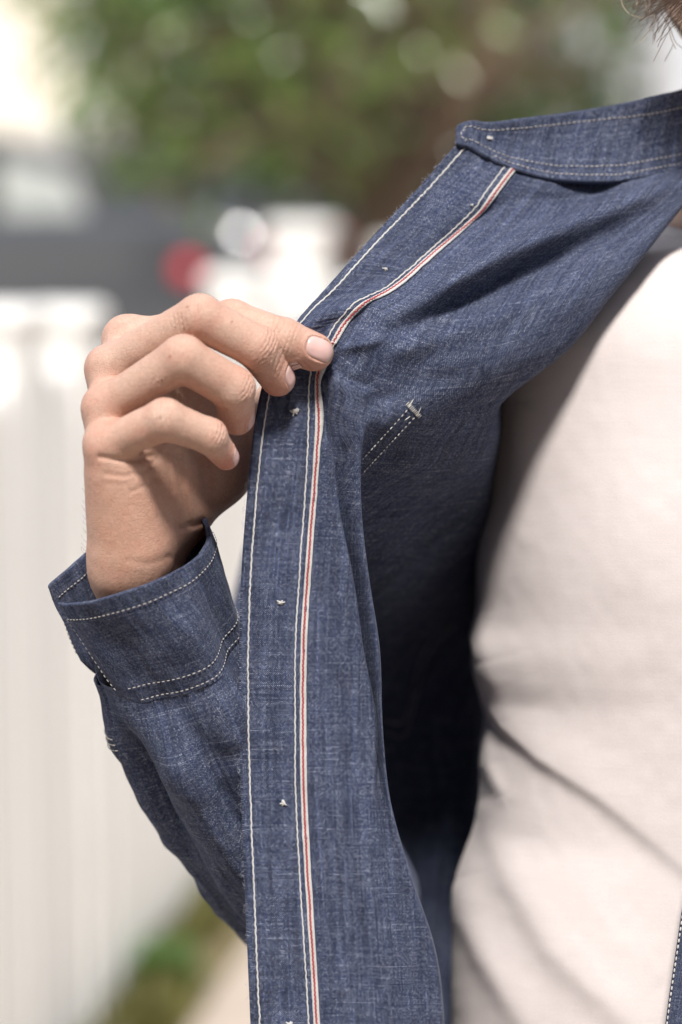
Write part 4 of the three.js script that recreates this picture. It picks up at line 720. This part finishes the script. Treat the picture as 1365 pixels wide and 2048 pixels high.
function handSDF(x, y, z, detail = true) {
  let palm = 1;
  for (const [a, b] of meta) palm = smin(palm, seg(x, y, z, a, b), .0115);
  for (const [a, b] of wristSegs) palm = smin(palm, seg(x, y, z, a, b), .014);
  palm = smin(palm, seg(x, y, z, wristSegs[0][1], elbowJ), .012);
  palm = smin(palm, seg(x, y, z, thumbPts[0], thumbPts[1]), .007);
  palm = smin(palm, seg(x, y, z, thumbPts[1], fingers.index[0], .006), .012);
  let d = smin(palm, smin(seg(x, y, z, thumbPts[1], thumbPts[2], .0012), seg(x, y, z, thumbPts[2], thumbPts[3]), .003), .004);
  for (const k in fingers) {
    const f = fingers[k];
    const pr = seg(x, y, z, f[0], f[1], .0001), md = seg(x, y, z, f[1], f[2], .0002), ds = seg(x, y, z, f[2], f[3], .0001);
    let q = smin(pr, md, .0022); q = smin(q, ds, .0026);
    const onPalm = smin(palm, pr, .0065);
    d = Math.min(Math.min(d, onPalm), q);
    // soften where neighbouring roots meet
  }
  d = smin(d, Math.min(smin(seg(x, y, z, fingers.pinky[0], fingers.ring[0]), seg(x, y, z, fingers.ring[0], fingers.middle[0]), .004), seg(x, y, z, fingers.middle[0], fingers.index[0])) + .004, .005);
  if (!detail || d > .004 || d < -.004) return d;
  for (const k in NAILS) {
    const q = NAILS[k], vx = x - q.c.x, vy = y - q.c.y, vz = z - q.c.z; if (vx * vx + vy * vy + vz * vz > .0003) continue;
    const a = (vx * q.d.x + vy * q.d.y + vz * q.d.z) / q.l, b = (vx * q.s.x + vy * q.s.y + vz * q.s.z) / q.w, c = vx * q.n.x + vy * q.n.y + vz * q.n.z;
    if (c > q.r * .25) { const rho = Math.pow(Math.pow(Math.abs(a), 2.6) + Math.pow(Math.abs(b), 2.6), 1 / 2.6); d += .0010 * (1 - sstep(.92, 1.06, rho)) - .00035 * Math.exp(-(((rho - 1.18) / .13) ** 2)) * (a < .5 ? 1 : .3); }
  }
  for (const w of wrinkles) {
    const vx = x - w.c.x, vy = y - w.c.y, vz = z - w.c.z, r2 = vx * vx + vy * vy + vz * vz; if (r2 > 4 * w.r * w.r) continue;
    const s = vx * w.d.x + vy * w.d.y + vz * w.d.z, b = (vx * w.back.x + vy * w.back.y + vz * w.back.z) / w.r;
    const wob = .0011 * (vn3(x * 260, y * 260, z * 260) - .5);
    d += w.amp * sstep(.25, .9, b) * Math.exp(-((s / .0048) ** 2)) * (Math.abs(Math.sin((s + wob) / .0021 * Math.PI)) < .42 ? 1 : -.2);
  }
  if (z > -.03) { const k = F / (DIST - z), px = 682.5 + x * k, py = 1024 - y * k; if (py > 880) for (const c of creases) { const [q] = polyDist(c.p, px, py); if (q < 3 * c.w) d += c.d * Math.exp(-((q / c.w) ** 2)); } }
  d += .00022 * (vn3(x * 140, y * 140, z * 140) - .5) + .00010 * (vn3(x * 420, y * 420, z * 420) - .5);
  return d;
}
const SK = { base: [.605, .415, .315], red: [.585, .265, .19], pale: [.67, .50, .40], palm: [.565, .34, .24] };  // palm: natural redness plus shade painted over the palm heel and inner wrist
function colorize(g, f) { const p = g.attributes.position, c = new Float32Array(p.count * 3); for (let i = 0; i < p.count; i++) { const q = f(p.getX(i), p.getY(i), p.getZ(i)); c[i * 3] = q[0]; c[i * 3 + 1] = q[1]; c[i * 3 + 2] = q[2]; } g.setAttribute('color', new THREE.BufferAttribute(c, 3)); return g; }
const cmix = (a, b, t) => [mix(a[0], b[0], t), mix(a[1], b[1], t), mix(a[2], b[2], t)];
const hot = []; for (const k in fingers) { const f = fingers[k]; hot.push([f[3], 1.1, .012], [f[2], .5, .010], [f[1], .42, .012], [f[0], .6, .012]); }
const moles = [J(500, 410, .06, 8), J(582, 170, .05, 6), J(795, 240, .05, 5)];
function skinColor(x, y, z) {
  let red = 0; for (const [q, k, r] of hot) { const d2 = (x - q.x) ** 2 + (y - q.y) ** 2 + (z - q.z) ** 2; red = Math.max(red, k * Math.exp(-d2 / (r * r))); }
  const n = vn3(x * 90, y * 90, z * 90), m = vn3(x * 260 + 9, y * 260, z * 260); red = clamp(red * (.5 + .8 * n) + .34 * (m - .5) + .22 * (n - .42) + .2 * (vn3(x * 700, y * 700, z * 700) - .5));
  let c = cmix(SK.base, SK.pale, clamp((vn3(x * 60 + 3, y * 60, z * 60) - .45) * 1.2)); const palmShade = sstep(.02, -.03, y - .035 + .02 * (vn3(x * 70, y * 70 + 5, z * 70) - .5)); c = cmix(c, SK.palm, y < .08 ? palmShade * (.55 + .5 * vn3(x * 180, y * 180, z * 180)) : 0); c = cmix(c, SK.red, red);  // lower hand blends to the palm colour, partly shade put into the skin
  for (const q of moles) { const p = Math.hypot(x - q.x, y - q.y); if (p < q.r && z > q.z - .03) c = cmix([.34, .10, .08], c, sstep(q.r * .4, q.r, p)); }
  return c;
}
{
  const lo = V3(-.150, -.165, -.075), hi = V3(.012, .112, .075);
  const arm = surfaceNets((x, y, z) => handSDF(x, y, z), lo, hi, .00085);
  const parts = [arm];
  // forearm and upper arm inside the sleeve, neck, head
    const K = (px, py, z, r) => { const p = S(px, py, z); return { x: p.x, y: p.y, z: p.z, r }; };
  const shJ = K(880, 700, -.265, .03);
  const el2 = (x, y, z, c, rx, ry, rz) => { const a = (x - c.x) / rx, b = (y - c.y) / ry, e = (z - c.z) / rz, k = Math.hypot(a, b, e); return (k - 1) * Math.min(rx, ry, rz); };
  const elI = { x: elbow.x, y: elbow.y + .03, z: elbow.z - .012, r: .026 }, midJ = K(585, 1560, -.275, .03), mid2 = K(670, 1100, -.335, .032);
  const fore = surfaceNets((x, y, z) => smin(seg(x, y, z, { ...wristSegs[0][1], r: wristSegs[0][1].r * .8 }, elI), smin(seg(x, y, z, elI, midJ), smin(seg(x, y, z, midJ, mid2), seg(x, y, z, mid2, shJ), .02), .02), .02), V3(-.16, -.36, -.40), V3(.20, .16, .06), .009);
  parts.push(fore);
  const HX = 70, HY = -70, S0 = S, nk = [K(1580, 620, -.16, .075), K(1578, 430, -.155, .062), K(1665, 110, -.125, .058)], SH = (x, y, z) => S0(x + HX, y + HY, z), hd = SH(1535, -140, -.095), chin = SH(1515, 45, -.040);
  const eyeL = SH(1440, -150, -.02), eyeR = SH(1610, -150, -.02), noseT = SH(1520, -55, .012), noseB = SH(1525, -170, -.012), earL = SH(1275, -130, -.11), earR = SH(1800, -130, -.11), mouth = SH(1520, 0, -.012);
  const headSDF = (x, y, z) => {
    let d = smin(seg(x, y, z, nk[0], nk[1]), seg(x, y, z, nk[1], nk[2]), .02);
    d = smin(d, el2(x, y, z, hd, .074, .112, .096), .03); d = smin(d, el2(x, y, z, chin, .046, .032, .036), .04);
    d = smin(d, seg(x, y, z, { ...K(1345 + HX, 10 + HY, -.10, .022) }, { x: chin.x - .02, y: chin.y, z: chin.z, r: .022 }), .03); d = smin(d, seg(x, y, z, { ...K(1725 + HX, 10 + HY, -.10, .022) }, { x: chin.x + .02, y: chin.y, z: chin.z, r: .022 }), .03);
    d = smin(d, seg(x, y, z, { ...noseB, x: noseB.x, y: noseB.y, z: noseB.z, r: .008 }, { x: noseT.x, y: noseT.y, z: noseT.z, r: .013 }), .012);
    d = smin(d, el2(x, y, z, mouth, .024, .010, .012), .008);
    for (const e of [eyeL, eyeR]) { d = smin(d, Math.hypot(x - e.x, y - e.y, z - e.z + .012) - .0125, .003); }
    for (const e of [earL, earR]) d = smin(d, el2(x, y, z, e, .009, .030, .017), .006);
    const slope = S(1500, 560, -.17); d = smin(d, seg(x, y, z, K(1180, 640, -.185, .045), K(1960, 640, -.185, .045)), .05);
    return d;
  };
  parts.push(surfaceNets(headSDF, V3(.09, .08, -.26), V3(.44, .50, .045), .004));
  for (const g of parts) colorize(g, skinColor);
  const body = mergeGeometries(parts.map((g) => boxUV(g)));
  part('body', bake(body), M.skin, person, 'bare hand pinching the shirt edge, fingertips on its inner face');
  // beard and hair of the head, above the frame but for the lowest strands
  reseed(321);
  const strands = [], pale = [];
  const onJaw = (px, py) => { let z = .06; for (let k = 0; k < 60; k++) { const p = S(px, py, z), d = headSDF(p.x, p.y, p.z); if (d < .0005) break; z -= Math.max(.0008, d * .8); if (z < -.24) break; } return S(px, py, z); };
  for (let k = 0; k < 1900; k++) {
    const px = rr(1300, 1800), py = rr(-140, 12), p = onJaw(px, py); if (p.z < -.2) continue;
    const L = rr(.010, .030), dir = V3(-.35 + rr(-.6, .6) - (px < 1400 ? 0.8 : 0), -1 + rr(-.2, .5), .35 + rr(-.5, .5)).normalize(), cur = V3(rr(-.6, .6), rr(-.5, .3), rr(-.5, .5));
    strands.push(tubeGeo([p, p.clone().addScaledVector(dir, L * .5), p.clone().addScaledVector(dir, L).addScaledVector(cur, L * .5)], .00016, 5, 3));
  }
  const wild = [[[1242, -8], [1246, 12], [1258, 28]], [[1310, 30], [1300, 60], [1277, 88]], [[1318, 35], [1316, 58], [1308, 78]], [[1300, 0], [1299, 18], [1300, 24]], [[1275, -5], [1274, 12]], [[1320, 20], [1340, 55], [1352, 85], [1368, 98]], [[1335, 25], [1342, 75], [1352, 98]], [[1262, 30], [1285, 36], [1310, 30]], [[1348, 88], [1338, 108], [1330, 122]], [[1345, 10], [1358, 40], [1364, 75]], [[1290, -6], [1292, 10], [1296, 26]]];
  wild.forEach((w, k) => { const g = tubeGeo(w.map(([x, y], i) => S(x, y, -.045 - .01 * (k % 3) + .004 * i)), .00019, 10, 4); (k % 3 === 2 ? strands : pale).push(g); });
  part('beard', bake(mergeGeometries(strands)), M.hair, person, 'brown beard hair');
  part('stray_beard_hair', bake(mergeGeometries(pale)), M.hairPale, person);
  const cap = surfaceNets((x, y, z) => Math.max(Math.min(el2(x, y, z, V3(hd.x, hd.y + .012, hd.z - .010), .084, .122, .104), 9) + .006 * (vn3(x * 90, y * 40, z * 90) - .5), -(headSDF(x, y, z) + .004), (z - hd.z - .055) + (hd.y + .03 - y) * .9), V3(.12, .20, -.30), V3(.47, .53, .05), .005);
  part('hair', bake(boxUV(cap)), M.hair, person);
}
// fingernails
for (const k in NAILS) {
  const q = NAILS[k], nu = 18, nv = 22, pos = [];
  const g = gridGeo(nu, nv, (i, j) => {
    const b0 = i / nu * 2 - 1, a0 = j / nv * 2 - 1;
    // round the square outline
    const m = Math.max(Math.abs(a0), Math.abs(b0)), sc = m > 0 ? m / Math.pow(Math.pow(Math.abs(a0), 3.2) + Math.pow(Math.abs(b0), 3.2), 1 / 3.2) : 1;
    const a = a0 * sc * .99 + (a0 > 0 ? .05 * a0 : 0), b = b0 * sc * .98;
    const o = q.c.clone().addScaledVector(q.d, a * q.l).addScaledVector(q.s, b * q.w); let t = q.r * 1.5;
    for (let s = 0; s < 50; s++) { const p = o.clone().addScaledVector(q.n, t), d = handSDF(p.x, p.y, p.z, false); if (d < .00005) break; t -= Math.max(d * .8, .00005); }
    const rim = Math.max(Math.abs(a0), Math.abs(b0));
    pos.push([a0, b0]);
    return [o.addScaledVector(q.n, t - .0001 - .0006 * sstep(.86, 1, rim) * (a0 > .8 ? .2 : 1) + .0002 * (1 - b0 * b0)), b0 * .01, a0 * .01];
  });
  const c = new Float32Array(pos.length * 3);
  pos.forEach(([a, b], i) => { const tip = sstep(.80, .86, a - .06 * b * b), lun = 1 - sstep(-.72, -.55, a + .25 * b * b), n = h2(i, 5); let col = [.64, .41, .37]; col = cmix(col, [.66, .46, .41], lun * .6); col = cmix(col, [.60, .48, .38], tip); const dirtShade = Math.max(sstep(.93, 1, a), sstep(.93, 1, Math.abs(b)), 1 - sstep(-1, -.94, a)) * .75; col = cmix(col, [.16, .10, .07], dirtShade * (.5 + .5 * n)); c.set(col, i * 3); });  // dark nail rim: dirt line plus the thin shadow outline painted in
  g.setAttribute('color', new THREE.BufferAttribute(c, 3));
  part('fingernail', bake(g), M.nail, person);
}
// fine hairs on the back of the hand
{
  reseed(66); const gs = [];
  for (let k = 0; k < 70; k++) { const top = k < 40; const zx = top ? rr(400, 520) : rr(92, 130), zy = top ? 255 - (zx - 400) * .62 + rr(-6, 10) : rr(900, 1450); let p = null;
    for (let q = 0; q < 60; q++) { const s = H(zx + (top ? 0 : q * 1.2), zy + (top ? q * 1.2 : 0), top ? .012 : .014); if (handSDF(s.x, s.y, s.z, false) < 0) { p = s; break; } } if (!p) continue;
    const d = top ? V3(-.5, .7, .2) : V3(-.75, .35 + rr(-.3, .3), .2), L = rr(.0015, .0038); gs.push(tubeGeo([p, p.clone().addScaledVector(d, L * .5), p.clone().addScaledVector(d, L).add(V3(0, L * .4, 0))], .00005, 3, 3)); }
  if (gs.length) part('arm_hair', bake(mergeGeometries(gs)), M.hair, person).userData.kind = 'stuff';
}
// frayed fibres along the shirt edge
{
  reseed(12); const gs = [];
  for (let k = 0; k < 420; k++) { const v = rr(.3, 15.8), f = panFrame(0.0001, v), L = rr(.0008, .0032), d = f.tu.clone().multiplyScalar(-1).addScaledVector(f.tv, rr(-.9, .9)).addScaledVector(f.n, rr(-.4, .6)).normalize(), p = f.p.clone().addScaledVector(f.tu, -.0004); gs.push(tubeGeo([p, p.clone().addScaledVector(d, L * .6), p.clone().addScaledVector(d, L).addScaledVector(f.tv, rr(-.8, .8) * L)], .00006, 4, 3)); }
  part('frayed_fibre', bake(mergeGeometries(gs)), std([.45, .47, .55], .9), shirt).userData.kind = 'stuff';
}
// trousers and boots: the person stands on the path
{
  const Jm = (x, y, z, r) => ({ x, y, z, r }), hip = 0.93;
  const legs = surfaceNets((x, y, z) => { let d = 9; for (const s of [-1, 1]) { const l = smin(seg(x, y, z, Jm(s * .085, .86, -.01, .095), Jm(s * .10, .48, .0, .066)), seg(x, y, z, Jm(s * .10, .48, .0, .066), Jm(s * .105, .09, -.02, .058)), .03); d = smin(d, l, .03); } d = smin(d, seg(x, y, z, Jm(-.07, .95, -.01, .115), Jm(.07, .95, -.01, .115)), .05); return Math.max(d, y - 1.03); }, V3(-.26, .0, -.18), V3(.26, 1.06, .18), .012);
  part('trousers', boxUV(legs), M.denim, person);
  for (const s of [-1, 1]) part('boot', boxUV(surfaceNets((x, y, z) => Math.max(smin(seg(x, y, z, Jm(s * .105, .12, -.02, .05), Jm(s * .105, .05, -.02, .05)), seg(x, y, z, Jm(s * .105, .045, -.03, .046), Jm(s * .12, .035, .15, .042)), .03), -y), V3(-.22, -.02, -.12), V3(.22, .2, .24), .01)), std([.06, .035, .02], .6), person);
}
renderer.render(scene, camera);
